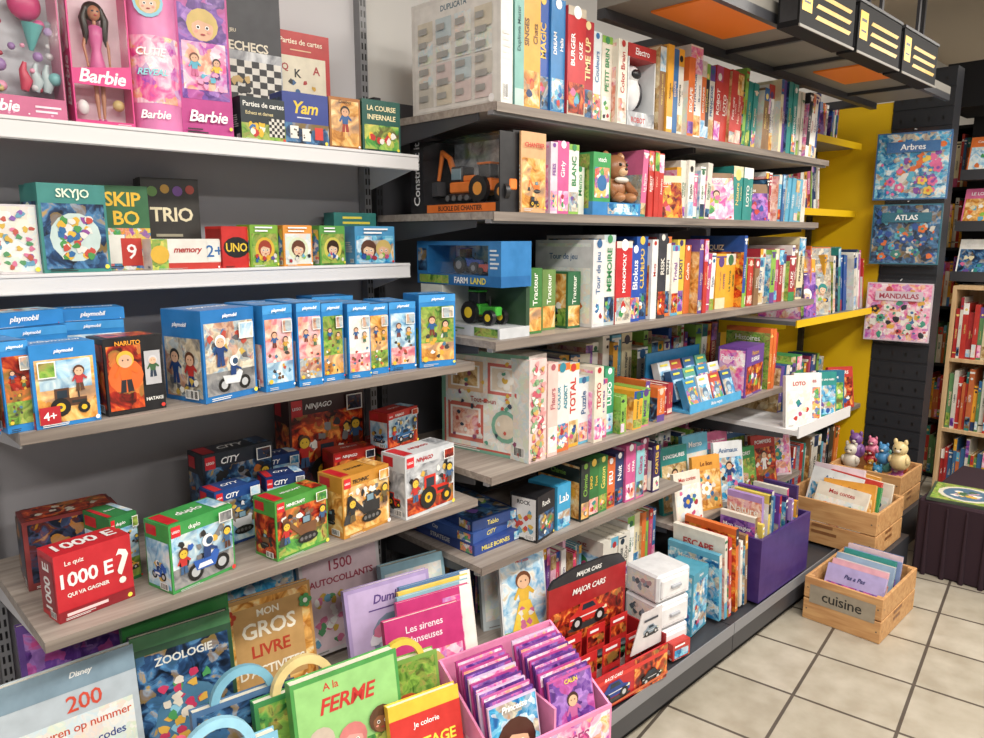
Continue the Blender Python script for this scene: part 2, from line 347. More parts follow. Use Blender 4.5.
def spine_art(b, fr, col, wide, letter=True):
    dark = col in LIGHT
    ink = random.choice(['#1d2a3a', '#b8302c', '#2f5f90', '#5b3f84', '#2f6f4a', '#1d1d1d']) if dark else random.choice(['#f2f0ea', '#f2f0ea', '#ecd27a', '#e8c8b0'])
    acc = random.choice(BC)
    c = []
    q = random.random()
    if q < .3: c += [('r', 0, .8, 1, 1, acc)]
    elif q < .5: c += [('r', 0, 0, 1, .2, acc), ('r', 0, .93, 1, .96, ink)]
    elif q < .65: c += [('r', 0, .86, 1, .88, ink), ('r', 0, .1, 1, .12, ink)]
    elif q < .8: c += [('r', .0, .7, 1, .98, random.choice(ARTS))]
    if random.random() < (.6 if wide else .3): c += [('r', .06, .04, .94, random.uniform(.18, .3), random.choice(ARTS))]
    if q < .65: c += [('c', .5, random.uniform(.84, .92), .28, ink)]
    if letter:
        c += [('t', random.choice(WORDS), .45 if wide else .5, random.uniform(.46, .54), random.uniform(.3, .5), ink, random.uniform(.32, .46), 1)]
        if wide: c += [('t', random.choice(WORDS), .82, .5, .16, ink, .3, 1)]
    b.art(fr, c)
def cover_art(ink, n=5):
    a = random.choice(ARTS); q = random.random()
    base = [('r', .0, .0, 1, random.uniform(.62, 1), a)]
    if q < .4: base += [('face', random.uniform(.35, .65), .38, .17, '#e8c4a0', random.choice(BC))]
    elif q < .6: base += [('fig', .5, .55, .1, random.choice(BC), random.choice(BC), '#e8c4a0', '#4a3020')]
    elif q < .75: base += [('fl', .4, .4, .2, random.choice(BC), '#f2c53a')]
    base += [('blob', n, BC, .08, .08, .92, .6, .12), ('t', random.choice(WORDS), .5, .83, .09, ink, .82), ('ln', 1, ink, .3, .72, .7, .75)]
    return base
def add_spine(b, x, yf, z, t, d, h, col, first=False, game=False, lean=0):
    sv = b.M.copy()
    b.M = sv @ Matrix.Translation((x, yf, z)) @ Matrix.Rotation(R(lean), 4, 'Y')
    if game: b.box(0, 0, 0, t, d, h, col)
    else:
        b.box(0, 0, 0, t, .004, h, col); b.box(0, .004, 0, .002, d, h, col); b.box(t-.002, .004, 0, t, d, h, col)
        b.box(.002, .004, .003, t-.002, d-.004, h-.004, '#efe9d8')
    fr = frames(0, 0, 0, t, d, h)
    spine_art(b, fr['F'], col, t > .028)
    if first: b.art(fr['L'], cover_art('#b8302c' if col in LIGHT else '#f4f2ea'))
    b.M = sv
def row(name, x0, x1, yf, z, h0, h1, t0, t1, cols=BC, d=.2, game=False, lean=0, gap=.0006, dmax=1.93, mix=.1, jit=.045):
    b = MB(); x = x0; ph = 0; i = 0; run = 0; ln = 0; py = 0; rl = lean
    while True:
        if run <= 0:
            if not lean and rl > 0: x += ph*math.sin(R(rl))+.002
            run = random.choice([1, 1, 1, 2, 2, 3, 4]); hh = random.uniform(h0, h1); tt = random.uniform(t0, t1); rcol = random.choice(cols) if random.random() < .4 else None
            ro = random.uniform(0, jit)
            if random.random() < .16: tt = t1*random.uniform(1.2, 1.9)
            rl = lean or random.choice([0, 0, 0, 0, 2.5, 4])
            if random.random() < mix and x+.15 < x1 and i:
                w = random.uniform(.12, .16); hb = random.uniform(h0, h1)
                sv = b.M.copy(); b.M = Matrix.Translation((x-x0+w*.42, .035, .0)) @ Matrix.Rotation(R(random.uniform(-34, -18)), 4, 'Z') @ Matrix.Rotation(R(-7), 4, 'X')
                put_book(b, w, .015, hb*.96, random.choice(cols), cover_art('#f4f2ea')); b.M = sv
                x += w*.9; ph = 0; py = 1; run = 0; rl = lean or 0; i += 1; continue
        run -= 1
        t = tt*random.uniform(.9, 1.1); h = hh*random.uniform(.97, 1.0)
        if x+t > x1: break
        yo = ro+random.uniform(0, .012)
        dd = min(d*random.uniform(.9, 1.05), dmax-yf-yo)
        add_spine(b, x-x0, yo, 0, t, dd, h, rcol or random.choice(cols), i == 0 or h > ph+.012 or yo < py-.008, game or t > .045, rl)
        x += t+gap; ph = h; py = yo; i += 1
    return b.done(name, (x0, yf, z+.0008))

# ------------------------------------------------------------ room shell
YW = 1.98
def slab(name, x0, y0, z0, x1, y1, z1, k):
    b = MB(); b.box(x0, y0, z0, x1, y1, z1, k); return b.done(name)
slab('floor', -2.5, -4, -.1, 9, YW+.15, 0, 'floor_tiles')
slab('wall_back', -2.5, YW, 0, 9, YW+.15, 3.0, 'plaster')
slab('wall_right', 8.85, -4, 0, 9, YW, 3.0, 'plaster')
slab('ceiling', -2.5, -4, 3.0, 9, YW+.15, 3.1, 'ceil')
slab('baseboard_back', 4.75, YW-.015, 0, 8.85, YW, .1, 'dark_metal')

# ------------------------------------------------------------ shelving
def bracket(b, x, yf, z, mat, drop=.07, th=.004):
    b.prism([(x, yf+.02, z), (x, YW-.04, z), (x, YW-.04, z-drop), (x, yf+.02, z-.02)], (th, 0, 0), mat)
def unit(name, x0, x1, back, shelves, top=2.35, base=True, postmat='grey_metal', basey=1.21, backs=()):
    e = empty(name, (0, 0, 0))
    b = MB()
    b.box(x0, YW-.02, 0, x1, YW-.003, top, back)
    for za, zb, k in backs: b.box(x0+.005, YW-.024, za, x1-.005, YW-.02, zb, k)
    b.done('back_panel', parent=e)
    b = MB()
    for xp in (x0, x1-.024):
        b.box(xp, YW-.055, 0, xp+.024, YW-.024, top, postmat)
        z = .2
        while z < top-.05:
            b.box(xp+.004, YW-.0555, z, xp+.009, YW-.055, z+.018, '#1a1a1c'); b.box(xp+.015, YW-.0555, z, xp+.020, YW-.055, z+.018, '#1a1a1c'); z += .03
    b.done('upright_posts', parent=e)
    for i, (xa, xb, yf, zt, kind) in enumerate(shelves):
        b = MB()
        if kind == 'white':
            b.box(xa, yf, zt-.018, xb, YW-.056, zt, 'white_metal')
            b.box(xa, yf-.003, zt-.042, xb, yf+.004, zt+.001, 'white_metal')
            b.box(xa, yf-.006, zt-.040, xb, yf-.003, zt-.037, 'white_metal'); b.box(xa, yf-.006, zt-.006, xb, yf-.003, zt-.003, 'white_metal')
            for xx in (xa, xb-.004): bracket(b, xx, yf, zt-.018, 'white_metal')
        elif kind == 'wood':
            b.box(xa, yf, zt-.022, xb, YW-.056, zt, 'shelfwood', 'shelfedge')
            b.box(xa, yf-.0012, zt-.021, xb, yf, zt-.001, 'shelfedge')
            for xx in (xa+.01, xb-.014): bracket(b, xx, yf+.04, zt-.022, 'panel_light')
        elif kind == 'dark':
            b.box(xa, yf, zt-.02, xb, YW-.056, zt, 'shelfwood', 'shelfedge')
            b.box(xa, yf-.004, zt-.024, xb, yf, zt-.001, 'shelfedge')
            b.box(xa, yf+.01, zt-.03, xb, yf+.03, zt-.02, 'grey_metal')
            for xx in (xa+.004, xb-.008): bracket(b, xx, yf+.05, zt-.02, 'dark_metal')
        elif kind == 'lip':
            b.box(xa, yf, zt-.02, xb, YW-.056, zt, 'white_metal')
            b.box(xa, yf-.006, zt-.03, xb, yf, zt+.02, 'white_metal')
            bracket(b, xa, yf+.04, zt-.02, 'dark_metal'); bracket(b, xb-.004, yf+.04, zt-.02, 'dark_metal')
        elif kind == 'yellow':
            b.box(xa, yf, zt-.02, xb, YW-.056, zt, 'grey_metal'); b.box(xa, yf-.006, zt-.03, xb, yf, zt+.006, 'yellow_panel')
            bracket(b, xa, yf+.03, zt-.02, 'yellow_panel'); bracket(b, xb-.004, yf+.03, zt-.02, 'yellow_panel')
        b.done('shelf_%d' % (i+1), parent=e)
    if base:
        b = MB()
        b.box(x0, basey+.03, 0, x1, YW-.06, .05, 'black_metal'); b.box(x0+.002, basey, .05, x1-.002, YW-.06, .15, 'dark_metal')
        b.box(x0+.002, basey-.004, .12, x1-.002, basey, .165, 'grey_metal')
        b.done('base_plinth', parent=e)
    return e
X0, X1, X2, X3, X4 = .28, 1.36, 2.46, 3.54, 4.62
unit('shelving_unit', X0, X1, 'panel_grey', [(X0, X1, 1.695, 1.83, 'white'), (X0, X1, 1.743, 1.527, 'white'), (X0, X1, 1.463, 1.265, 'wood'), (X0, X1, 1.452, .875, 'wood')], 2.6, backs=[(1.86, 2.59, 'panel_light')])
unit('shelving_unit', X1+.02, X2, 'panel_dark', [(X1+.02, X2, 1.40, 1.943, 'dark'), (X1+.02, X2, 1.41, 1.669, 'dark'), (X1+.02, X2, 1.404, 1.324, 'dark'), (X1+.02, X2, 1.42, .94, 'dark'), (X1+.02, X2, 1.46, .656, 'dark')], 2.02, postmat='dark_metal')
unit('shelving_unit', X2, X3, 'panel_dark', [(X2, X3-.06, 1.40, 1.943, 'dark'), (X2, X3-.1, 1.41, 1.669, 'dark'), (X2, X3-.1, 1.404, 1.324, 'dark'), (X2, 3.22, 1.42, .94, 'dark'), (2.98, X3, 1.24, .81, 'lip'), (X2, X3, 1.45, .47, 'dark')], 2.02, postmat='dark_metal')
unit('shelving_unit', X3, X4, 'panel_dark', [(X3, X4, 1.68, 2.13, 'yellow'), (X3, X4, 1.68, 1.75, 'yellow'), (X3, X4, 1.52, 1.20, 'yellow'), (X3, X4, 1.56, .62, 'dark')], 2.35, basey=1.58, postmat='dark_metal', backs=[(.9, 2.34, 'yellow_panel')])
unit('shelving_unit', X0-1.1, X0-.02, 'panel_grey', [(X0-1.1, X0-.02, 1.695, 1.83, 'white'), (X0-1.1, X0-.02, 1.743, 1.45, 'white')], 2.6, backs=[(1.86, 2.59, 'panel_light')])
slab('partition_panel', X4+.02, 1.53, 0, X4+.06, YW-.004, 2.35, 'yellow_panel')
b = MB(); b.box(0, 0, 0, .12, .30, 2.5, 'slat_dark')
z = .2
while z < 2.45:
    b.box(-.006, 0, z, 0, .30, z+.085, 'slat_dark')
    for yy in (.04, .11, .18, .25): b.box(-.0065, yy, z+.03, -.006, yy+.012, z+.05, '#0c0c0e')
    z += .1
b.done('slatwall_pillar', (X4+.02, 1.225, 0))
def bin_(name, x0, y0, z0, x1, y1, z1, k, wall=.012):
    b = MB(); b.box(0, 0, 0, x1-x0, y1-y0, .012, k)
    b.box(0, 0, .012, x1-x0, wall, z1-z0, k); b.box(0, y1-y0-wall, .012, x1-x0, y1-y0, z1-z0, k)
    b.box(0, wall, .012, wall, y1-y0-wall, z1-z0, k); b.box(x1-x0-wall, wall, .012, x1-x0, y1-y0-wall, z1-z0, k)
    return b.done(name, (x0, y0, z0+.0005))
b = MB(); b.box(0, 0, 0, 1.13, .76, .24, 'dark_metal'); b.box(0, -.004, .2, 1.13, 0, .25, 'grey_metal'); b.box(0, 0, .24, 1.13, .76, .25, 'shelfwood')
b.done('display_platform', (.22, 1.15, .1505))
b = MB(); b.box(0, 0, 0, 1.04, .45, .18, 'dark_metal'); b.box(0, 0, .18, 1.04, .45, .19, 'shelfwood')
b.done('display_riser', (X1+.06, 1.46, .1505))

# ============================================================ LEFT UNIT ITEMS
def doll(b, x, y, z, s, hair, dress, skin='#d9a07a', arm=1):
    T = lambda q: (x+q[0]*s, y+q[1]*s, z+q[2]*s)
    for sg in (-1, 1):
        b.tube([T((sg*.026, 0, .47)), T((sg*.028, 0, .36)), T((sg*.026, 0, .25)), T((sg*.025, 0, .20)), T((sg*.02, 0, .03))], [.03*s, .026*s, .017*s, .020*s, .010*s], skin, 8)
        b.sphere(T((sg*.02, -.015, .015)), (.013*s, .028*s, .014*s), dress)
        b.tube([T((sg*.06, 0, .75)), T((sg*.095, 0, .61)), T((sg*.085, -.04*arm, .47))], [.018*s, .013*s, .009*s], skin, 8)
        b.sphere(T((sg*.085, -.045*arm, .45)), (.01*s, .009*s, .02*s), skin)
    b.tube([T((0,0,.36)), T((0,0,.46)), T((0,0,.58)), T((0,0,.68)), T((0,0,.76)), T((0,0,.78))], [.09*s, .062*s, .036*s, .055*s, .058*s, .03*s], dress, 12)
    b.tube([T((0,0,.77)), T((0,0,.83))], [.016*s, .015*s], skin, 8)
    b.sphere(T((0, .025, .895)), (.085*s, .05*s, .08*s), hair)
    for sg in (-1, 1): b.tube([T((sg*.055, .01, .92)), T((sg*.085, .01, .83)), T((sg*.07, .0, .72)), T((sg*.08, 0, .62))], [.022*s, .032*s, .03*s, .008*s], hair, 8)
    b.sphere(T((0, -.01, .875)), (.05*s, .046*s, .06*s), skin)
    for sg in (-1, 1): b.sphere(T((sg*.019, -.054, .882)), (.010*s, .004*s, .007*s), '#1b2a44', 8, 6)
    b.sphere(T((0, -.056, .85)), (.013*s, .004*s, .005*s), '#c02a50', 8, 6)
def window_box(name, x, y, z, w, d, h, rz, col, inner, label, fn, lh=.17, band=None):
    b = MB(); t = .003
    b.box(-w/2, d-t, 0, w/2, d, h, col); b.box(-w/2, 0, 0, -w/2+t, d-t, h, col); b.box(w/2-t, 0, 0, w/2, d-t, h, col)
    b.box(-w/2+t, 0, 0, w/2-t, d-t, t, col); b.box(-w/2+t, 0, h-t, w/2-t, d-t, h, col)
    b.box(-w/2+t, 0, t, w/2-t, t, h*lh, col)
    b.box(-w/2+t, d-t-.001, t, w/2-t, d-t, h-t, inner)
    b.add([(-w/2+t, .001, h*lh), (w/2-t, .001, h*lh), (w/2-t, .001, h-t), (-w/2+t, .001, h-t)], [(0,1,2,3)], 'clear')
    lc = [('sc', 8, ['#ffffff', '#f7a8cc'], .05, .05, .95, .4, .05), ('ln', 2, '#f7e0ec', .7, .3, .95, .7)]
    if band:
        b.add([(-w/2+t, .0, band), (w/2-t, .0, band), (w/2-t, .0, band+.045), (-w/2+t, .0, band+.03)], [(0,1,2,3)], col)
        b.art(((-w/2, 0, band), (w, 0, 0), (0, 0, .036)), [('t', label, .5, .5, .75, '#ffffff', .85)])
    else: lc = [('t', label, .36, .55, .5, '#ffffff', .55)]+lc
    b.art(((-w/2, 0, 0), (w, 0, 0), (0, 0, h*lh)), lc)
    b.art(frames(-w/2, 0, 0, w/2, d, h)['L'], [('r', .1, .5, .9, .95, 'art_pink'), ('t', label, .5, .3, .5, '#ffffff', .5, 1)])
    fn(b); return b.done(name, (x, y, z+.0005), R(rz))
def f1(b):
    doll(b, -.035, .035, .05, .22, '#4a2a1c', '#c86a9a', '#b98262')
    b.sphere((.045, .035, .225), (.03, .02, .03), '#c83a78')
    for i in range(34): b.sphere((random.uniform(-.08, .085), random.uniform(.02, .045), random.uniform(.05, .25)), random.uniform(.004, .013), random.choice(['#e8a0bc', '#78b8bc', '#d8c080', '#a83048', '#a07fb8', '#d85f9a', '#d8d8dc', '#8a9aa8']), 10, 6)
    for i in range(3): b.tube([(.03+.02*i, .03, .06), (.035+.02*i, .03, .08), (.03+.02*i, .03, .1), (.034+.02*i, .028, .115)], [.007, .012, .007, .004], random.choice(['#3fa8a0', '#b8c8cc', '#c83a58']), 10)
    b.tube([(.05, .035, .14), (.055, .03, .19)], [.004, .02], '#5ab0b0', 10)
window_box('doll_box', .385, 1.735, 1.83, .19, .07, .30, 0, '#c8688f', '#c4c8d0', 'Barbie', f1, .15)
window_box('doll_box', .552, 1.73, 1.83, .115, .06, .30, -3, '#dc3f88', '#ecd4de', 'Barbie', lambda b: (doll(b, 0, .028, .012, .25, '#1c1512', '#d868a4', '#b98062'), b.sphere((.035, .03, .05), .012, '#d8c080'), b.sphere((-.035, .03, .04), (.012, .01, .016), '#f0f0f0')), .04, .082)
b = MB(); b.tube([(0,0,0), (0,0,.008), (0,0,.33), (0,0,.338)], [.054, .056, .056, .054], '#e486bc', 28)
b.tube([(0,0,.338), (0,0,.35)], [.058, .058], '#f0d0e0', 28)
for i in range(24):
    a = math.pi+math.pi*i/24; a2 = math.pi+math.pi*(i+1)/24; r = .0566
    b.add([(r*math.cos(a), r*math.sin(a), .06), (r*math.cos(a2), r*math.sin(a2), .06), (r*math.cos(a2), r*math.sin(a2), .20), (r*math.cos(a), r*math.sin(a), .20)], [(0,1,2,3)], 'art_pink')
for i, (t_, c, zz) in enumerate([('CUTIE', '#ffffff', .15), ('REVEAL', '#8fe0e8', .108), ('Barbie', '#ffffff', .02)]):
    b.art(((-.032, -.0575, zz), (.064, 0, 0), (0, 0, .032)), [('t', t_, .5, .5, .95, c, .95)])
b.art(((-.03, -.0575, .21), (.06, 0, 0), (0, 0, .11)), [('c', .5, .5, .5, '#8fd0e6'), ('face', .5, .5, .34, '#e8c4a8', '#d8bc70')])
b.done('doll_tube', (.672, 1.775, 1.8305), R(-20))
carton('doll_box', .775, 1.735, 1.83, .115, .055, .345, -8, '#c0408e', [('r', .04, .24, .96, .99, 'art_violet'), ('r', .08, .3, .92, .6, 'art_pink'), ('face', .5, .70, .25, '#e0b090', '#d0b468'), ('fig', .3, .5, .09, '#5ab4d0', '#cf6a98', '#e0b090', '#6a3a24'), ('fig', .72, .48, .08, '#f2c53a', '#5b2f86', '#e0b090', '#1a1210'), ('t', 'Barbie', .5, .13, .075, '#ffffff', .8), ('blob', 8, ['#5a2f86', '#5ab4d0', '#e8a0c8'], .1, .28, .9, .45, .08)], [('r', .1, .1, .9, .9, 'art_violet')])
carton('board_game_box', .93, 1.83, 1.83, .18, .05, .37, -4, '#2b2c34', [('r', 0, .0, 1, .62, 'ph_steel'), ('chk', .12, .22, .98, .56, 8, '#dedbd2', '#1a1a20'), ('t', 'JEU', .3, .74, .03, '#d8d0b8', .3), ('t', 'ECHECS', .52, .65, .06, '#e4dcc8', .74), ('r', .0, .0, 1, .2, 'art_dark'), ('blob', 10, ['#c8a868', '#ece6d4', '#3a3a3a'], .1, .02, .9, .24, .09), ('blob', 6, ['#c8a868', '#1a1a1a'], .2, .3, .8, .5, .07)], lid=True)
carton('card_game_box', .905, 1.715, 1.83, .118, .05, .10, 0, '#1d2a30', [('r', 0, 0, 1, .4, 'ph_grass'), ('t', 'Parties de cartes', .5, .84, .13, '#f4f4ee', .9), ('t', 'Echecs et dames', .4, .64, .09, '#e8d8a0', .6), ('chk', .6, .12, .95, .55, 6, '#dedbd2', '#15151a'), ('blob', 9, ['#c8302c', '#f0ece0', '#2f6fb0', '#e8b62a'], .05, .05, .58, .5, .12)])
carton('card_game_box', 1.10, 1.86, 1.83, .165, .05, .31, -4, '#bf3030', [('t', 'Parties de cartes', .5, .92, .045, '#f7f0d8', .85), ('ln', 1, '#e8c8a0', .3, .84, .7, .86), ('r', .08, .2, .92, .8, '#e8dfc8'), ('t', 'Q', .2, .7, .07, '#b03232'), ('t', 'K', .42, .66, .07, '#1a1a1a'), ('t', 'A', .75, .7, .07, '#b03232'), ('blob', 26, ['#b03232', '#1a1a1a', '#d8a83a', '#2f5f90'], .1, .22, .9, .66, .06), ('r', .1, .05, .9, .17, '#c8a44a')], lid=True)
carton('dice_game_box', 1.018, 1.712, 1.83, .125, .07, .125, -3, '#2b3f90', [('r', 0, 0, 1, .42, 'ph_night'), ('t', 'Yam', .5, .72, .24, '#ecc83a', .6), ('ln', 1, '#d8dce8', .3, .5, .7, .55), ('r', .14, .12, .32, .36, '#eeece4'), ('r', .4, .08, .58, .32, '#eeece4'), ('r', .68, .12, .86, .36, '#d8382e'), ('sc', 9, ['#1a1a1a'], .16, .14, .84, .3, .025)], [('r', .1, .1, .9, .9, 'ph_night')])
carton('toy_figure_box', 1.135, 1.715, 1.83, .09, .05, .13, -6, '#a8692c', [('r', .06, .06, .94, .94, 'ph_desert'), ('fig', .5, .74, .15, '#2f5f9a', '#a83a2c', '#d8a884', '#2a1c14'), ('t', 'Cowboy', .5, .91, .08, '#3a1c10', .7)])
carton('board_game_box', 1.245, 1.705, 1.83, .12, .09, .135, -4, '#1f5a50', [('r', .05, .05, .95, .52, 'art_forest'), ('t', 'LA COURSE', .5, .84, .10, '#f2e6b8', .8), ('t', 'INFERNALE', .5, .67, .10, '#f2e6b8', .8), ('blob', 9, ['#c8302c', '#f2c13a', '#eeece4'], .1, .1, .9, .5, .1)], [('r', .05, .05, .95, .5, 'art_forest'), ('t', 'LA COURSE', .5, .75, .12, '#f2e6b8', .8)], lid=True)

Z = 1.527
carton('puzzle_box', .345, 1.77, Z, .14, .08, .14, 0, '#d8d2d6', [('r', .03, .03, .97, .97, 'art_pale'), ('blob', 70, ['#d8789a', '#6aa4c0', '#d8b24a', '#8d5fb0', '#c35b4d', '#5a9a68'], .03, .03, .97, .97, .055)], [('blob', 30, ['#d8789a', '#6aa4c0', '#5a9a68'], .03, .03, .97, .97, .1)], lid=True)
carton('card_game_box', .482, 1.765, Z, .135, .10, .185, 6, '#3c8a84', [('r', .04, .04, .96, .78, 'ph_night'), ('c', .5, .4, .38, '#c8dcd8'), ('blob', 56, ['#c84b3d', '#e3b53c', '#4a984e', '#2f6ca4', '#904a98', '#e8e4dc'], .2, .12, .8, .68, .08), ('t', 'SKYJO', .5, .88, .13, '#e8f8e0', .8)], [('r', .1, .1, .9, .8, 'ph_night'), ('t', 'SKYJO', .5, .5, .4, '#e8f8e0', .7, 1)], [('t', 'SKYJO', .5, .5, .4, '#e8f8e0', .7)], lid=True)
carton('card_game_box', .60, 1.82, Z, .11, .06, .19, -4, '#356a44', [('r', .0, 0, 1, .5, 'art_multi'), ('t', 'SKIP', .5, .84, .17, '#f0c03a', .85), ('t', 'BO', .55, .62, .17, '#f0c03a', .6), ('r', .12, .08, .48, .42, '#eeece4'), ('r', .4, .05, .8, .38, '#c83a30'), ('t', '9', .6, .22, .18, '#ffffff')], [('t', 'SKIP BO', .5, .5, .4, '#f0c03a', .8, 1)], lid=True)
carton('card_game_box', .725, 1.86, Z, .135, .06, .215, -3, '#33302c', [('t', 'TRIO', .5, .6, .16, '#e8dcb8', .8), ('c', .18, .85, .09, '#6a984e'), ('c', .4, .88, .08, '#c8983a'), ('c', .62, .86, .09, '#7d4fa0'), ('c', .84, .88, .08, '#b8483a'), ('ln', 3, '#a8a088', .2, .2, .8, .4), ('blob', 10, ['#6a984e', '#c8983a', '#7d4fa0'], .08, .04, .92, .25, .07)], lid=True)
carton('card_game_box', .715, 1.755, Z, .165, .06, .07, -2, '#eae6dc', [('r', 0, .0, .22, 1, 'art_forest'), ('r', .22, 0, 1, .22, '#c8382e'), ('r', .78, .25, .98, .95, '#f2efe6'), ('t', 'memory', .5, .6, .34, '#b8302c', .4), ('t', '2+', .88, .6, .4, '#2f6fb0'), ('c', .11, .5, .3, '#e3b53c')])
carton('card_game_box', .835, 1.755, Z, .085, .06, .10, 14, '#cf2b26', [('c', .5, .5, .4, '#1a1a1a', 1.15, .75), ('t', 'UNO', .5, .5, .34, '#f0ca3a', .75)], [('r', .06, .06, .94, .94, '#9a1c1a'), ('t', 'UNO', .5, .6, .3, '#f0ca3a', .7)], [('r', .1, .1, .9, .9, '#8f1c1a')])
for i, (xx, c, a, hr, rz) in enumerate([(.915, '#7fb03a', '#e0b83a', '#a8402c', 12), (1.01, '#e8983c', '#dce4c0', '#6a3a24', 4), (1.115, '#5aa048', '#d8cc5a', '#3a2418', 8)]):
    carton('card_game_box', xx, 1.765, Z, .088, .05, .105, rz, c, [('r', .05, .05, .95, .8, 'ph_grass' if i != 1 else 'art_pale'), ('c', .5, .42, .35, a), ('face', .5, .42, .2, '#e8c4a0', hr), ('blob', 10, BC, .06, .06, .94, .35, .08), ('ln', 2, '#ffffff', .15, .82, .85, .98)], [('r', .1, .1, .9, .9, 'art_multi')])
carton('card_game_box', 1.25, 1.757, Z, .13, .06, .105, -4, '#4a98c8', [('r', .03, .03, .97, .75, 'art_sea'), ('face', .33, .38, .2, '#e8c4a0', '#5a3420'), ('face', .7, .38, .2, '#e0b090', '#d0b468'), ('blob', 8, BC, .06, .06, .94, .35, .1), ('ln', 2, '#ffffff', .2, .78, .85, .97)])
carton('card_game_box', 1.255, 1.86, Z, .14, .06, .145, -4, '#2a7a74', [('ln', 2, '#e8d84a', .2, .75, .85, .95)], (), [('ln', 2, '#e8d84a', .2, .2, .85, .8)])

# ---- shelf L3 : figure sets
Z = 1.265
BL = '#2583cc'
def figset(x, y, w, d, h, rz, scene='ph_sky', ground='ph_grass', veh=None, z=Z, rx=0, kind='car'):
    fr = [('r', .0, .9, 1, 1, '#3f9ade'), ('r', .05, .09, .95, .84, scene), ('r', .05, .09, .95, .34, ground), ('blob', 14, ['#eeece4', '#b8483a', '#d8a83a', '#6a4a30', '#4a7a9a', '#3a3a3c'], .08, .1, .92, .5, .08),
          ('fig', .34, .66, .10, '#2f5f9a', '#7a3a2a', '#e0b090', '#5a3420'), ('fig', .7, .6, .09, '#c89a3a', '#3a6a48', '#e0b090', '#222222'),
          ('t', 'playmobil', .5, .94, .05, '#ffffff', .6), ('c', .14, .12, .07, '#e8c03a'), ('inset', .6, .68, .93, .83, 'ph_town')]
    if veh: fr.append((kind, .5, .2, .16, veh))
    carton('toy_playset_box', x, y, z, w, d, h, rz, BL, fr, [('r', .06, .06, .94, .55, scene), ('fig', .5, .45, .16, '#c8302c', '#1d3f7a', '#e0b090', '#222222'), ('t', 'playmobil', .5, .8, .12, '#ffffff', .75), ('blob', 6, BC, .08, .08, .92, .4, .12)], [('t', 'playmobil', .5, .55, .3, '#ffffff', .6), ('r', 0, .0, 1, .12, '#1a5f98')], rx=rx)
figset(.232, 1.475, .05, .13, .15, 12); figset(.288, 1.474, .045, .12, .16, 8, 'ph_lava')
carton('toy_playset_box', .362, 1.470, Z, .108, .07, .15, 4, BL, [('r', .05, .05, .95, .82, 'ph_desert'), ('r', .1, .45, .9, .8, 'ph_sky'), ('trac', .5, .2, .15, '#5a3a2a'), ('t', 'playmobil', .5, .91, .055, '#ffffff', .6), ('fig', .7, .66, .09, '#b8383a', '#5a3a2a', '#e0b090', '#5a3420'), ('r', .05, .05, .36, .26, '#b8202c'), ('t', '4+', .2, .15, .1, '#ffffff'), ('inset', .08, .6, .35, .8, 'ph_grass')], [('t', 'SMART', .5, .4, .5, '#ffffff', .5, 1), ('r', .0, .0, 1, .2, '#b8202c')], [('t', 'playmobil', .5, .5, .4, '#ffffff', .8)])
figset(.35, 1.63, .13, .1, .165, 8); figset(.47, 1.67, .12, .1, .165, -9); figset(.33, 1.78, .15, .1, .18, 5)
carton('toy_playset_box', .345, 1.645, Z+.1665, .15, .08, .028, 16, BL, [('t', 'playmobil', .5, .5, .5, '#ffffff', .5)], (), [('r', .04, .04, .96, .96, 'ph_sky'), ('blob', 12, BC, .1, .1, .9, .9, .14)])
carton('toy_playset_box', .475, 1.675, Z+.1665, .12, .08, .024, -6, BL, [('t', 'playmobil', .5, .5, .5, '#ffffff', .5)], (), [('t', 'playmobil', .5, .5, .4, '#ffffff', .8)])
carton('action_figure_box', .487, 1.487, Z, .11, .08, .148, 4, '#17171b', [('r', .04, .06, .62, .9, 'ph_lava'), ('c', .34, .5, .3, '#e0682a'), ('fig', .34, .72, .15, '#e8681f', '#25252c', '#e0b090', '#e0b43a'), ('t', 'NARUTO', .4, .93, .06, '#f2a02c', .6), ('t', 'HATAKE', .8, .16, .05, '#e8e8e4', .3), ('r', .66, .35, .94, .8, '#b8b8bc'), ('fig', .8, .68, .08, '#3a5f3a', '#25354a', '#e0b090', '#c8c8cc')], [('r', .06, .08, .94, .92, 'ph_lava'), ('fig', .5, .6, .2, '#d8681f', '#25252c', '#e0b090', '#e0b43a')], [('r', .1, .1, .9, .9, 'ph_lava')])
carton('toy_playset_box', .675, 1.478, Z, .135, .125, .19, 15, '#1d74bc', [('r', .04, .07, .96, .86, 'ph_town'), ('r', .04, .07, .96, .32, 'ph_road'), ('blob', 14, ['#b8483a', '#c8a84a', '#5a5a60', '#eeece4', '#4a7aa8'], .05, .35, .95, .8, .08), ('moto', .55, .17, .15, '#d8dce0'), ('fig', .3, .66, .1, '#1d3f7a', '#1d3f7a', '#e0b090', '#f2f2f2'), ('t', 'playmobil', .5, .93, .05, '#ffffff', .6), ('inset', .66, .66, .94, .84, 'ph_sky')], [('r', .05, .05, .95, .7, 'ph_town'), ('fig', .3, .5, .12, '#1d3f7a', '#1d3f7a', '#e0b090', '#222222'), ('fig', .7, .48, .12, '#b8302c', '#1d3f7a', '#e0b090', '#5a3420'), ('t', 'playmobil', .5, .84, .06, '#ffffff', .7), ('blob', 9, ['#c8a84a', '#5a5a60', '#eeece4'], .05, .05, .95, .3, .08)], [('t', 'playmobil', .5, .5, .4, '#ffffff', .8)])
figset(.792, 1.487, .075, .15, .19, 6, 'ph_room', 'ph_sky')
sc = [('ph_room', 'ph_town'), ('ph_grass', 'ph_desert'), ('art_pale', 'ph_room'), ('ph_desert', 'ph_grass')]
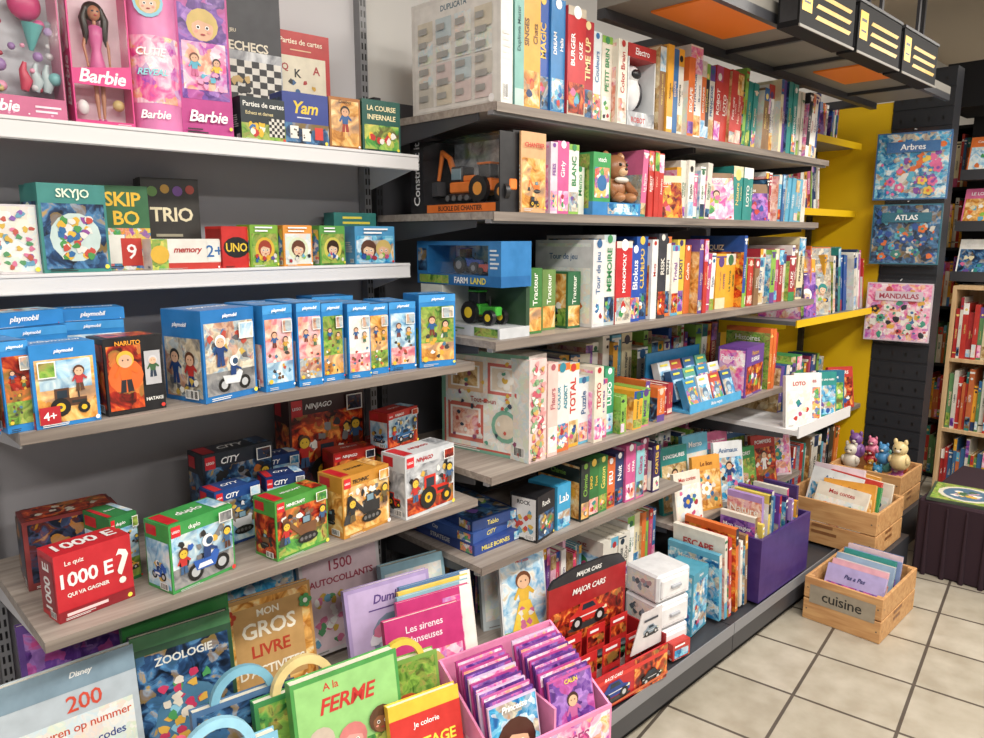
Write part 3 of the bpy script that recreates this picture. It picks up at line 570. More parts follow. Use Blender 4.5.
for i, (xx, rz) in enumerate([(.868, -3), (.937, 3), (1.003, -6), (1.068, 2)]):
    figset(xx, 1.485+.012*(i % 2), .060, .16, .19-.005*i, rz, sc[i][0], sc[i][1])
figset(1.145, 1.50, .075, .15, .175, -10, 'ph_sky', 'ph_room'); figset(1.24, 1.475, .105, .10, .19, -14, 'ph_grass', 'ph_desert')
figset(.93, 1.70, .12, .1, .175, 5); figset(1.08, 1.72, .12, .1, .18, -6); figset(.79, 1.73, .12, .1, .17, 0)

# ---- shelf L4
Z = .875
carton('board_game_box', .39, 1.515, Z, .145, .075, .135, 8, '#c41c2a', [('t', 'Le quiz', .25, .84, .09, '#f0eee8', .35), ('t', '1000 E', .4, .6, .24, '#eceaea', .68), ('t', 'QUI VA GAGNER', .4, .37, .07, '#f0eee8', .6), ('t', '?', .87, .55, .55, '#f0eee8', .3), ('r', 0, 0, 1, .16, '#8a1420'), ('ln', 1, '#f2d0d0', .1, .04, .8, .14)], [('r', .1, .1, .9, .9, '#8f1822'), ('t', '1000 E', .5, .5, .4, '#eceaea', .7, 1)], [('t', '1000 E', .5, .5, .5, '#eceaea', .8)], lid=True)
carton('board_game_box', .40, 1.69, Z, .18, .09, .15, -4, '#7a3030', [('r', .05, .1, .95, .95, 'art_dark')], [('r', .05, .1, .95, .95, 'art_dark')], [('r', .05, .05, .95, .95, 'ph_lava'), ('blob', 12, ['#5a2a2a', '#e8e0d0'], .1, .1, .9, .9, .12)], lid=True)
def brick(x, y, w, d, h, rz, frame, theme, scene, veh, kind='car', z=Z, tc='#ffffff', ex=('#c8302c', '#5a3a2a', '#3a5f8a')):
    carton('building_brick_box', x, y, z, w, d, h, rz, frame, [('r', .025, .05, .975, .82, scene[0]), ('r', .025, .05, .975, .34, scene[1]), ('r', .03, .81, .17, .97, '#d8202a'), ('t', 'LEGO', .10, .89, .06, '#ffffff', .11), ('t', theme, .38, .89, .085, tc, .35),
        ('blob', 22, [veh, '#d8b04a', '#eeece4', '#2a2a2c', '#7a7a7c'], .05, .3, .95, .8, .07), (kind, .56, .2, .17, veh), ('fig', .17, .56, .08, ex[0], ex[2], '#e8c03a', ex[1]), ('fig', .86, .66, .07, ex[2], ex[1], '#e8c03a', '#2a2a2a'), ('inset', .74, .8, .96, .96, scene[1])],
        [('r', .04, .05, .96, .74, scene[0]), ('r', .08, .8, .5, .95, '#c8202a'), ('blob', 8, [veh, '#d8b04a', '#2a2a2c'], .08, .08, .92, .6, .12), (kind, .5, .22, .14, veh)], [('r', .03, .1, .2, .9, '#c8202a'), ('t', theme, .5, .5, .4, tc, .4), ('r', .76, .1, .97, .9, scene[0])])
brick(.475, 1.60, .06, .1, .15, 14, '#2f7f44', 'duplo', ('ph_sky', 'ph_grass'), '#e8a83a')
brick(.595, 1.49, .155, .085, .148, 13, '#3a9a4a', 'duplo', ('ph_sky', 'ph_road'), '#2b5fb8', 'moto')
brick(.80, 1.74, .19, .08, .20, 3, '#1d2733', 'CITY', ('ph_night', 'art_dark'), '#c8702f')
brick(.925, 1.77, .12, .06, .15, -5, '#1d3f7a', 'CITY', ('ph_sky', 'art_sea'), '#d8b03a')
brick(.742, 1.63, .12, .07, .14, 6, '#1d4488', 'CITY', ('ph_night', 'ph_sky'), '#d8d8de', 'exc')
brick(.868, 1.63, .10, .07, .14, -10, '#16306a', 'CITY', ('ph_sky', 'ph_road'), '#d8a82a')
brick(.825, 1.478, .15, .08, .14, 9, '#4a983c', 'MINECRAFT', ('ph_lava', 'art_forest'), '#7a5234', 'exc')
brick(1.005, 1.478, .155, .09, .155, 8, '#c88a30', 'TECHNIC', ('ph_desert', 'ph_desert'), '#2b2b2e', 'exc', tc='#1d1d1d', ex=('#2a2a2c', '#4a3a2a', '#6a5a3a'))
brick(1.205, 1.470, .185, .09, .17, 6, '#ccd0d4', 'NINJAGO', ('ph_steel', 'ph_lava'), '#d82a1a', 'trac', tc='#b8202a')
brick(1.12, 1.70, .13, .07, .14, -6, '#b82a20', 'NINJAGO', ('ph_lava', 'art_dark'), '#d8a83a')
brick(1.27, 1.66, .12, .07, .13, -6, '#1f5a34', 'NINJAGO', ('ph_desert', 'ph_grass'), '#c83020')
brick(1.265, 1.665, .13, .07, .105, 12, '#b82a20', 'NINJAGO', ('ph_sky', 'ph_lava'), '#2f6fa8', z=Z+.132)
brick(1.10, 1.80, .24, .09, .29, -2, '#3a1616', 'NINJAGO', ('ph_lava', 'art_dark'), '#a83a20', 'trac')
brick(1.27, 1.80, .08, .06, .12, 0, '#b8302c', 'CITY', ('ph_sky', 'ph_road'), '#2f6fa8')

# ---- bottom browsing display (left bay)
Z = .40
book('activity_book', .325, 1.49, Z, .25, .37, .02, -2, 8, '#b8c4cc', [('r', 0, .86, 1, 1, '#7f98a8'), ('t', 'Disney', .6, .94, .04, '#f0f0ec', .3), ('t', '200', .6, .79, .09, '#d8503a', .4), ('r', .05, .05, .95, .72, 'art_pale'), ('t', 'Kleuren op nummer', .56, .65, .06, '#c84a2a', .8), ('t', 'Coloriages codes', .56, .55, .06, '#2b3f86', .8), ('blob', 30, ['#e8a0b8', '#8fc4dc', '#e8c46a', '#a8cf8a', '#f4f4f0'], .06, .06, .94, .5, .07), ('face', .35, .3, .1, '#e8c4a0', '#d8bc70'), ('face', .68, .3, .1, '#e8c4a0', '#5a3420')])
book('activity_book', .55, 1.50, Z, .21, .37, .02, -6, 7, '#2a4a34', [('r', .04, .04, .96, .88, 'ph_night'), ('r', 0, .92, 1, 1, '#3f7048'), ('t', 'ZOOLOGIE', .5, .82, .05, '#d8d8d0', .7), ('c', .5, .45, .34, '#4a7a9a'), ('blob', 44, ['#e0b04a', '#8fc8e0', '#c83a60', '#4a9a5a', '#e0d8c8'], .12, .12, .88, .74, .07)])
book('activity_book', .565, 1.56, Z, .23, .385, .03, -6, 7, '#3a8a44', [('r', .0, .9, 1, 1, '#2f7a3a')])
book('activity_book', .80, 1.60, Z, .235, .32, .02, -6, 8, '#b98c52', [('r', .03, .03, .97, .97, 'ph_desert'), ('r', .12, .28, .88, .92, '#c49a60'), ('t', 'MON', .5, .86, .06, '#f4eedc', .4), ('t', 'GROS', .5, .73, .13, '#f4eedc', .6), ('t', 'LIVRE', .5, .56, .1, '#b8402a', .6), ('t', "D'ACTIVITES", .5, .40, .1, '#f4eedc', .72), ('blob', 34, ['#b8402a', '#4a9a58', '#3f7cb4', '#e0b04a', '#eeece4'], .03, .03, .97, .28, .06), ('fl', .08, .88, .08, '#b8402a', '#d8b04a'), ('fl', .92, .85, .08, '#4a9a58', '#eeece4')])
book('sticker_book', 1.09, 1.72, Z+.02, .255, .31, .02, -6, 8, '#d8d2d4', [('r', .04, .04, .96, .96, '#e4ccd4'), ('t', 'MES', .5, .92, .04, '#a83a50', .2), ('t', '1500', .5, .81, .1, '#a83a50', .55), ('t', 'AUTOCOLLANTS', .5, .67, .07, '#a83a50', .8), ('blob', 46, ['#d8789a', '#6aa4c0', '#d8b24a', '#5a9a68', '#f4f4f0'], .06, .06, .94, .58, .06)])
book('coloring_book', 1.12, 1.52, Z, .26, .27, .02, -10, 12, '#b09ccc', [('r', .04, .04, .96, .96, '#c8b4dc'), ('t', 'Dumbo', .5, .84, .09, '#5b3f86', .7), ('ln', 1, '#5b3f86', .25, .72, .75, .75), ('face', .5, .42, .2, '#b8c0cc', '#8090a8'), ('blob', 14, ['#d8789a', '#8fb8cc', '#e8e4f0', '#8f6ab0'], .05, .05, .95, .65, .09)])
book('coloring_book', 1.27, 1.60, Z, .21, .26, .03, -10, 12, '#8fb8c8', [('r', .05, .1, .95, .9, 'art_pale')])
book('coloring_book', 1.09, 1.33, Z, .22, .26, .02, -12, 12, '#c8387a', [('r', .03, .03, .97, .6, 'art_pink'), ('t', 'Les sirenes', .5, .87, .07, '#f4e8ee', .7), ('t', 'danseuses', .5, .76, .07, '#f4e8ee', .7), ('face', .5, .4, .19, '#e8c4a0', '#d0b468'), ('blob', 16, ['#f4e8ee', '#e8b0cc', '#8f5ab0'], .06, .06, .94, .3, .08)])
for i in range(4): book('coloring_book', 1.18+.02*i, 1.395+.022*i, Z, .225, .255, .015, -12, 12, ['#c8387a', '#8fb8c8', '#e8c85a', '#5b7fa8'][i], [('r', .6, .1, .95, .92, 'art_pink'), ('r', .85, 0, 1, 1, '#f4f1ea')])
def handle_book(x, y, w, h, rz, tilt, cover, hand, front):
    b = MB(); put_book(b, w, .025, h, cover, front)
    n = 14; r0, r1 = w*.24, w*.32
    for i in range(n):
        a, c = math.pi*i/n, math.pi*(i+1)/n
        b.prism([(r0*math.cos(a), .004, h-.01+r0*math.sin(a)), (r1*math.cos(a), .004, h-.01+r1*math.sin(a)), (r1*math.cos(c), .004, h-.01+r1*math.sin(c)), (r0*math.cos(c), .004, h-.01+r0*math.sin(c))], (0, .016, 0), hand)
    return b.done('handle_picture_book', (x, y, Z+.001), R(rz), R(-tilt))
book('picture_book', .755, 1.165, Z, .24, .325, .03, -8, 10, '#4a9a4a', [('r', .03, .03, .97, .97, '#94cc7c'), ('r', .03, .03, .97, .5, 'art_forest'), ('t', 'A la', .35, .92, .05, '#c8302c', .3), ('t', 'FERME', .5, .80, .10, '#c8302c', .7), ('face', .22, .58, .1, '#eeeae0', '#c8b8a8'), ('face', .5, .53, .11, '#e8a098', '#d07a78'), ('face', .78, .58, .1, '#8a5a3a', '#5a3a24'), ('fl', .5, .25, .08, '#e0b43a', '#d8702a'), ('blob', 30, ['#ffffff', '#e8c04a', '#3a7a3a', '#c83a2e', '#d8a8a0'], .05, .05, .95, .46, .055)])
handle_book(.70, 1.24, .22, .275, -8, 10, '#3a8a4a', '#e8d090', [('r', .04, .04, .96, .96, 'art_forest')])
handle_book(.485, 1.18, .22, .265, -8, 10, '#7fbcd8', '#98d0e8', [('r', .04, .04, .96, .96, 'ph_sky'), ('blob', 26, ['#ffffff', '#e8c04a', '#e08ab0', '#a8d0e0'], .05, .05, .95, .95, .07), ('face', .5, .55, .22, '#f0ece4', '#c8d0d8')])
handle_book(.59, 1.29, .21, .28, -8, 10, '#4a6f98', '#7ab4cc', [('r', .04, .04, .96, .96, 'ph_night')])
handle_book(.30, 1.19, .20, .25, -6, 10, '#d8b0b8', '#e4c0cc', [('r', .04, .04, .96, .96, 'art_pale'), ('c', .5, .5, .34, '#d85a7a'), ('face', .5, .5, .2, '#f0ece4', '#b89878')])
b = MB(); pts = [(.028*math.sin(t_)**3, 0, .0018*(13*math.cos(t_)-5*math.cos(2*t_)-2*math.cos(3*t_)-math.cos(4*t_))) for t_ in [2*math.pi*i/24 for i in range(24)]]
b.prism(pts, (0, .012, 0), '#e8607a'); b.tube([(0, .006, -.27), (0, .006, -.02)], [.005, .005], '#f4d8dc', 8)
b.done('heart_wand', (.425, 1.27, .675), R(-10))
book('picture_book', .90, 1.10, Z, .17, .225, .02, -12, 12, '#f0c03a', [('r', 0, 0, 1, .86, '#d0302a'), ('r', .05, .04, .95, .42, 'art_multi'), ('t', 'Je colorie', .5, .75, .07, '#ffffff', .75), ('t', 'PARTAGE', .5, .56, .11, '#f7e04a', .8)])
handle_book(.93, 1.21, .17, .25, -12, 10, '#7aa84a', '#e8c84a', [('r', .04, .04, .96, .96, 'ph_grass'), ('face', .5, .5, .2, '#e8c4a0', '#b8502a')])
b = MB(); w_, d_ = .34, .24; pk = '#ec90bc'
b.box(0, 0, 0, w_, d_, .01, pk)
b.box(0, 0, .01, w_, .006, .10, pk); b.box(0, d_-.006, .01, w_, d_, .21, pk)
for xx in (0, w_-.006): b.prism([(xx, .006, .01), (xx, d_-.006, .01), (xx, d_-.006, .21), (xx, .006, .10)], (.006, 0, 0), pk)
b.box(w_/2-.003, .006, .01, w_/2+.003, d_-.006, .15, pk)
b.art(((0, 0, 0), (w_, 0, 0), (0, 0, .1)), [('r', .02, .1, .98, .9, 'art_pink'), ('t', 'PRINCESSES', .5, .5, .3, '#a8307a', .6)])
b.art(((0, d_, 0), (0, -d_, 0), (0, 0, .1)), [('r', .02, .1, .98, .9, 'art_pink')])
b.done('display_tray', (.99, 1.005, .4005), R(-10))
def magstack(x, y, z, face):
    b = MB()
    for i in range(11):
        b.M = Matrix.Translation((random.uniform(-.004, .004), i*.013, 0)) @ Matrix.Rotation(R(-12), 4, 'X')
        b.box(-.066, 0, 0, .066, .006, .18+.004*i, random.choice(['#7d3f9a', '#b83a8a', '#5b2f86', '#c85aa0', '#d8c0e0']))
        b.art(((-.066, 0, 0), (.132, 0, 0), (0, 0, .18+.004*i)), [('r', .03, .84, .97, .985, 'art_violet' if i % 2 else 'art_pink'), ('t', 'Princesse', .4, .92, .05, '#ffffff', .6)] if i else face)
    b.M = Matrix(); return b.done('magazine_stack', (x, y, z), R(-10))
magstack(1.07, 1.0, .4115, [('r', .02, .02, .98, .98, 'art_sea'), ('c', .5, .48, .4, '#3a1c14'), ('face', .5, .48, .3, '#e0b490', '#4a2214'), ('fig', .2, .35, .09, '#c83a8a', '#b83a4a', '#e0b490', '#1a1210'), ('blob', 36, ['#e0b43a', '#d8709a', '#ffffff', '#c83a3a', '#4a9a6a'], .03, .03, .97, .33, .07), ('t', 'Princesse', .5, .92, .08, '#ffffff', .8)])
magstack(1.23, .972, .4115, [('r', .02, .02, .98, .98, 'art_violet'), ('fig', .5, .68, .13, '#c86aa0', '#b83a8a', '#e0b490', '#3a1c14'), ('t', 'CALIN', .5, .93, .06, '#e8d84a', .6), ('blob', 30, ['#e0b43a', '#ffffff', '#d8409a'], .05, .05, .95, .45, .05)])
book('coloring_book', .40, 1.70, Z, .23, .38, .02, -4, 8, '#6a4a98', [('r', .05, .05, .95, .95, 'art_violet'), ('t', 'MAGIE', .5, .88, .07, '#ffffff', .7)])
book('coloring_book', .62, 1.72, Z, .20, .36, .02, -4, 8, '#c84a7a', [('r', .05, .05, .95, .95, 'art_pink'), ('t', 'Fees', .5, .88, .07, '#ffffff', .7)])
book('coloring_book', .86, 1.76, Z, .22, .33, .02, -4, 8, '#2a6a98', [('r', .05, .05, .95, .95, 'art_sea'), ('t', 'Ocean', .5, .88, .07, '#ffffff', .7)])

# ============================================================ RIGHT UNIT ITEMS
ZA, ZB, ZC, ZD, ZE = 1.943, 1.669, 1.324, .94, .656
XS = X1+.06
carton('board_game_box', XS, 1.605, ZA, .365, .045, .31, -90, '#e4e2dc', [('r', .04, .04, .96, .96, '#eae8e2'), ('t', 'DUPLICATA', .5, .9, .05, '#5a7a8a', .6)] + [('r', .08+.22*i, .08+.19*j, .26+.22*i, .25+.19*j, c) for i in range(4) for j, c in zip(range(4), random.sample(['#d4d0c4', 'art_pale', '#c4d4d8', '#dcd4c0', 'art_pale', '#e0d0cc'], 4))] + [('ln', 6, '#a8a8a4', .1+.22*i, .1, .24+.22*i, .8) for i in range(4)], [('r', .1, .05, .9, .95, '#dcdad4')], lid=True)
b = MB()
def gbox(x, t, h, d, col, words, ink='#ffffff', art=None, yo=0, first=False, acc=None):
    b.M = Matrix.Translation((x, yo, 0))
    b.box(0, 0, 0, t, d*.6, h, col); b.box(.001, d*.6, .001, t-.001, d, h-.001, col); fr = frames(0, 0, 0, t, d, h)
    c = []
    if acc: c += [('r', 0, 0, 1, .15, acc), ('r', 0, .92, 1, 1, acc)]
    a = art or random.choice(ARTS)
    if art or t > .04: c += [('r', .06, .04, .94, .32, a), ('blob', 4, BC, .1, .05, .9, .3, .2)]
    n = len(words)
    for i, w in enumerate(words): c.append(('t', w, (i+.5+.1)/(n+.2), .62, .46/n, ink, .48, 1))
    c.append(('c', .5, .955, .22, ink))
    b.art(fr['F'], c)
    b.art(fr['L'], [('r', .04, .04, .96, .96, a), ('r', .04, .68, .96, .92, col), ('t', words[0], .5, .8, .09, ink, .75), ('blob', 12, BC, .06, .06, .94, .62, .12), ('face', .5, .36, .13, '#e0b490', random.choice(BC))])
    b.M = Matrix()
x = 0
for t, h, col, wd, ink, art, acc in [(.035, .32, '#7ab4ac', ['Duplicata Master'], '#1f5a5a', None, '#b8d4cc'), (.075, .32, '#dca83a', ['SINGES', 'Chats'], '#6a3a1a', 'ph_desert', None), (.05, .31, '#2050a8', ['MAGIC'], '#e8c04a', 'ph_night', None), (.06, .31, '#3080c0', ['DREAM', 'Halls'], '#ffffff', 'art_sea', None), (.08, .30, '#c4262c', ['BURGER', 'QUIZ'], '#ffffff', 'ph_lava', '#c8bca8'), (.055, .28, '#b02634', ['TIME UP'], '#f0dca0', None, None), (.04, .26, '#dce4e6', ['Couleurs'], '#2f6ca4', 'art_multi', None), (.05, .255, '#e4dccc', ['PETIT BRIN'], '#3a8a54', None, '#86b84a'), (.045, .25, '#e8e2d4', ['Color Brain'], '#b8302c', None, None)]:
    gbox(x, t, h, .22, col, wd, ink, art, random.uniform(0, .035), acc=acc); x += t+.001
b.done('board_game_row', (XS+.055, 1.42, ZA+.0008))
xa = XS+.055+x+.01
b = MB(); b.box(0, 0, 0, .15, .14, .05, '#c8ccd0'); b.box(0, .13, .05, .15, .14, .25, '#b82a2a'); b.box(0, 0, .21, .15, .13, .25, '#b83030')
b.box(0, 0, .05, .006, .13, .21, '#d8dcdf'); b.box(.144, 0, .05, .15, .13, .21, '#d8dcdf')
b.sphere((.075, .06, .115), (.045, .045, .06), '#e8e8ea'); b.sphere((.075, .05, .17), (.034, .034, .03), '#e8e8ea'); b.sphere((.075, .022, .17), (.024, .01, .015), '#15151a')
for sg in (-1, 1): b.sphere((.075+sg*.045, .05, .115), (.012, .02, .04), '#26262c'); b.tube([(.075+sg*.02, .05, .16), (.075+sg*.03, .05, .205)], [.004, .002], '#26262c', 6)
b.art(((0, 0, 0), (.15, 0, 0), (0, 0, .05)), [('r', 0, 0, 1, 1, 'ph_steel'), ('t', 'ROBOT', .4, .5, .4, '#b8302c', .5)]); b.art(((0, 0, .21), (.15, 0, 0), (0, 0, .04)), [('t', 'Electro', .5, .5, .5, '#ffffff', .6)])
b.done('toy_robot_box', (xa, 1.43, ZA+.0005)); xa += .155
row('book_row', xa, 3.46, 1.405, ZA, .21, .31, .018, .045, d=.24, mix=.14)
def toy_exc(b, x, y, z, s, col, m=1):
    T = lambda q: (x+q[0]*s*m, y+q[1]*s, z+q[2]*s)
    def bx(a, c, col, bv=.05):
        p, q = T(a), T(c); b.bbox(min(p[0], q[0]), p[1], p[2], max(p[0], q[0]), q[1], q[2], col, bv*s)
    for yy in (-.5, .3):
        bx((-.8, yy, 0), (.8, yy+.25, .38), '#1c1c1e', .12)
        for i in range(4): b.tube([T((-.6+.4*i, yy-.02, .19)), T((-.6+.4*i, yy+.27, .19))], [.12*s, .12*s], '#6a6a6c', 10)
    bx((-.6, -.4, .4), (.9, .5, .85), col); bx((-.55, -.35, .85), (.15, .4, 1.5), '#222226'); bx((-.5, -.37, .95), (.1, -.34, 1.4), '#7a94a0', .01); bx((.2, -.35, .85), (.85, .4, 1.1), col)
    b.tube([T((-.5, 0, .8)), T((-1.0, 0, 1.9)), T((-1.5, 0, 2.2))], [.15*s, .13*s, .11*s], col, 8)
    b.tube([T((-1.45, 0, 2.25)), T((-1.75, 0, 1.0))], [.11*s, .08*s], col, 8)
    b.prism([T((-2.0, -.25, .3)), T((-1.55, -.25, .35)), T((-1.6, -.25, .95)), T((-1.95, -.25, .9))], (0, .5*s, 0), '#4a4a4e')
def toy_trac(b, x, y, z, s, col, wheel='#e8762a'):
    T = lambda q: (x+q[0]*s, y+q[1]*s, z+q[2]*s)
    def bx(a, c, col, bv=.05): p, q = T(a), T(c); b.bbox(p[0], p[1], p[2], q[0], q[1], q[2], col, bv*s)
    bx((-.2, -.25, .5), (1.3, .25, 1.0), col); bx((-.9, -.35, .5), (.1, .35, 1.1), col); bx((-.8, -.3, 1.1), (0, .3, 1.75), '#20242a'); bx((-.88, -.36, 1.75), (.06, .36, 1.85), col)
    b.tube([T((.6, 0, 1.0)), T((.6, 0, 1.5))], [.05*s, .05*s], '#222222', 8)
    for cx, r in ((-.55, .62), (1.0, .42)):
        for yy in (-.6, .35): b.tube([T((cx, yy, r)), T((cx, yy+.28, r))], [r*s, r*s], '#17171a', 18); b.tube([T((cx, yy-.02, r)), T((cx, yy+.3, r))], [r*.5*s, r*.5*s], wheel, 14)
b = MB(); L, D, H = .38, .13, .215
b.box(-L/2, D-.004, 0, L/2, D, H, '#1d1d20'); b.box(-L/2, 0, 0, L/2, D-.004, .028, '#222226'); b.box(-L/2, .05, H-.006, L/2, D-.004, H, '#1d1d20'); b.box(-L/2, 0, .028, -L/2+.06, D-.004, H-.006, '#222226'); b.box(L/2-.004, 0, .028, L/2, D-.004, H-.006, '#1d1d20')
b.box(-L/2+.06, D-.006, .028, L/2-.004, D-.004, H-.006, 'ph_steel')
toy_exc(b, .0, .05, .03, .068, '#f08030'); toy_trac(b, .118, .05, .03, .058, '#f08030', '#f0a040')
b.add([(-L/2+.06, .001, .028), (L/2-.004, .001, .028), (L/2-.004, .001, H-.006), (-L/2+.06, .001, H-.006)], [(0,1,2,3)], 'clear')
b.art(((-L/2, 0, 0), (.06, 0, 0), (0, 0, H)), [('t', 'Construct it', .5, .54, .5, '#f4f4f4', .85, 1)])
b.art(((-L/2+.06, 0, 0), (L-.06, 0, 0), (0, 0, .028)), [('r', .05, .1, .95, .9, '#e8762c'), ('t', 'BUCKLE DE CHANTIER', .5, .5, .5, '#1d1d20', .7)])
b.art(((-L/2, .05, H), (L, 0, 0), (0, D-.05, 0)), [('t', 'Construct it', .5, .5, .4, '#e8e8e8', .6)])
b.done('construction_toy_box', (XS, 1.615, ZB+.0005), R(-90))
carton('construction_toy_box', XS+.118, 1.413, ZB, .10, .006, .213, 0, '#d8a878', [('r', .04, .06, .96, .68, 'ph_desert'), ('exc', .62, .26, .11, '#e0742c'), ('trac', .5, .1, .09, '#2a2a2e'), ('t', 'CHANTIER', .5, .84, .07, '#c8382e', .8)])
b = MB(); x = 0
for t, h, col, wd, ink, art, acc in [(.035, .21, '#c83a7a', ['Licorne'], '#ffffff', None, '#e0a0bc'), (.03, .2, '#dcccd8', ['FEES'], '#7d3f9a', 'art_pink', None), (.05, .205, '#d05a94', ['Girly'], '#ffffff', 'art_pink', None), (.045, .20, '#e8e6e2', ['BLANC'], '#3a8a54', None, '#86b84a'), (.04, .14, '#d8dcd0', ['Memo'], '#3a8a54', None, None)]:
    gbox(x, t, h, .2, col, wd, ink, art, random.uniform(0, .03), acc=acc); x += t+.001
b.done('board_game_row', (XS+.18, 1.43, ZB+.0008)); xa = XS+.18+x+.005
def plush_box():
    b = MB(); b.box(0, 0, 0, .25, .15, .04, '#2f80c0'); b.box(0, .14, .04, .25, .15, .2, '#4aa84e'); b.box(0, 0, .04, .085, .14, .185, '#3a9a54')
    b.art(((0, 0, .04), (.085, 0, 0), (0, 0, .145)), [('t', 'vtech', .5, .86, .1, '#ffffff', .8), ('r', .08, .08, .92, .7, 'art_multi'), ('c', .5, .38, .28, '#2f6ca4')])
    b.art(((0, .15, 0), (0, -.15, 0), (0, 0, .2)), [('r', .1, .1, .9, .9, 'ph_grass'), ('t', 'vtech', .5, .6, .14, '#e8e8e0', .6)])
    b.art(((0, 0, 0), (.25, 0, 0), (0, 0, .04)), [('r', .3, .1, .95, .9, 'art_sea'), ('t', 'mon ami', .6, .5, .4, '#ffffff', .4)])
    br = '#94603a'; cx = .168
    b.sphere((cx, .06, .082), (.05, .045, .048), br); b.sphere((cx, .05, .15), (.046, .042, .042), br)
    for sg in (-1, 1):
        b.sphere((cx+sg*.038, .055, .185), (.017, .01, .017), br); b.sphere((cx+sg*.038, .046, .185), (.01, .005, .01), '#c09068'); b.tube([(cx+sg*.04, .045, .11), (cx+sg*.058, .025, .085), (cx+sg*.05, .005, .065)], [.014, .015, .016], br, 10)
        b.sphere((cx+sg*.03, .01, .056), (.02, .028, .016), '#b07a50'); b.sphere((cx+sg*.016, .012, .158), .0055, '#141010', 8, 6)
    b.sphere((cx, .016, .138), (.02, .016, .015), '#d8b088'); b.sphere((cx, .001, .144), (.007, .004, .005), '#1a1210', 8, 6); b.sphere((cx, .018, .112), (.034, .014, .01), '#dcd8ce')
    return b
plush_box().done('plush_bear_box', (xa, 1.42, ZB+.0005)); xa += .257
row('book_row', xa, 3.42, 1.418, ZB, .15, .222, .018, .045, d=.22, mix=.12)
# --- shelf C
b = MB(); L, D, H = .36, .12, .125
b.box(-L/2, D-.004, 0, L/2, D, H, '#2a78b8'); b.box(-L/2, 0, 0, L/2, D-.004, .03, '#1f68a8'); b.box(-L/2, 0, H-.012, L/2, D-.004, H, '#2a78b8'); b.box(-L/2, 0, .03, -L/2+.05, D-.004, H-.012, '#2a78b8'); b.box(L/2-.05, 0, .03, L/2, D-.004, H-.012, '#2a78b8')
b.box(-L/2+.05, D-.006, .03, L/2-.05, D-.004, H-.012, 'ph_sky'); toy_trac(b, -.01, .06, .032, .04, '#2b4fb0', '#8a8a8e')
b.box(.06, .03, .04, .12, .09, .06, '#c83a2e')
for xx in (.07, .11): b.tube([(xx, .025, .042), (xx, .095, .042)], [.01, .01], '#18181a', 12)
b.add([(-L/2+.05, .001, .03), (L/2-.05, .001, .03), (L/2-.05, .001, H-.012), (-L/2+.05, .001, H-.012)], [(0,1,2,3)], 'clear')
b.art(((-L/2, 0, 0), (L, 0, 0), (0, 0, .03)), [('r', .03, .1, .4, .9, 'ph_grass'), ('t', 'FARM', .55, .5, .6, '#ffffff', .2), ('t', 'LAND', .75, .5, .6, '#e8d84a', .2)])
b.art(((L/2-.05, 0, .03), (.05, 0, 0), (0, 0, H-.042)), [('ln', 5, '#dce4e8', .15, .2, .9, .9)]); b.art(((-L/2, 0, .03), (.05, 0, 0), (0, 0, H-.042)), [('r', .1, .1, .9, .9, 'ph_night')])
b.done('toy_vehicle_box', (XS, 1.60, ZC+.1425), R(-90))
b = MB(); b.box(-.17, 0, 0, .17, .12, .03, '#c8ccd0'); b.box(-.17, .105, .03, .17, .12, .14, '#2f4a34'); b.box(-.17, 0, .03, -.07, .105, .14, '#d8dcd4')
b.art(((-.17, 0, .0), (.34, 0, 0), (0, 0, .03)), [('ln', 2, '#6a8a5a', .1, .2, .6, .8), ('r', .7, .1, .98, .9, 'ph_grass')])
b.art(((-.17, 0, .03), (.1, 0, 0), (0, 0, .11)), [('t', 'wonder', .5, .66, .12, '#1d1d1d', .8), ('t', 'kid', .5, .42, .14, '#b8302c', .5), ('ln', 2, '#8a8a88', .15, .1, .8, .26)])
toy_trac(b, .045, .055, .031, .052, '#44b038', '#e8c82a')
b.done('toy_tractor_box', (XS, 1.595, ZC+.0005), R(-90))
b = MB()
def cover_L(x, d, h, t, col, art, yo=0):
    b.M = Matrix.Translation((x, yo, 0)); b.box(0, 0, 0, t, d, h, col); fr = frames(0, 0, 0, t, d, h); b.art(fr['L'], art); b.art(fr['F'], [('r', .05, .04, .95, .4, 'ph_desert'), ('t', 'Tracteur', .5, .68, .4, '#f4f4ea', .5, 1)]); b.M = Matrix()
for i, xx in enumerate([0, .095, .19]):
    cover_L(xx, .2, .19-.008*i, .06, ['#3f7a3a', '#6a8a4a', '#2f6a44'][i], [('r', .04, .04, .96, .96, 'ph_desert'), ('r', .04, .04, .96, .36, 'ph_grass'), ('trac', .5, .2, .17, ['#3a7a3a', '#b8402a', '#3a6aa8'][i]), ('t', 'Ferme', .5, .86, .09, '#5a2a14', .6), ('blob', 6, BC, .06, .06, .94, .5, .1)], [.0, .03, .01][i])
b.done('toy_farm_box_row', (XS+.14, 1.45, ZC+.0005))
b = MB(); x = 0
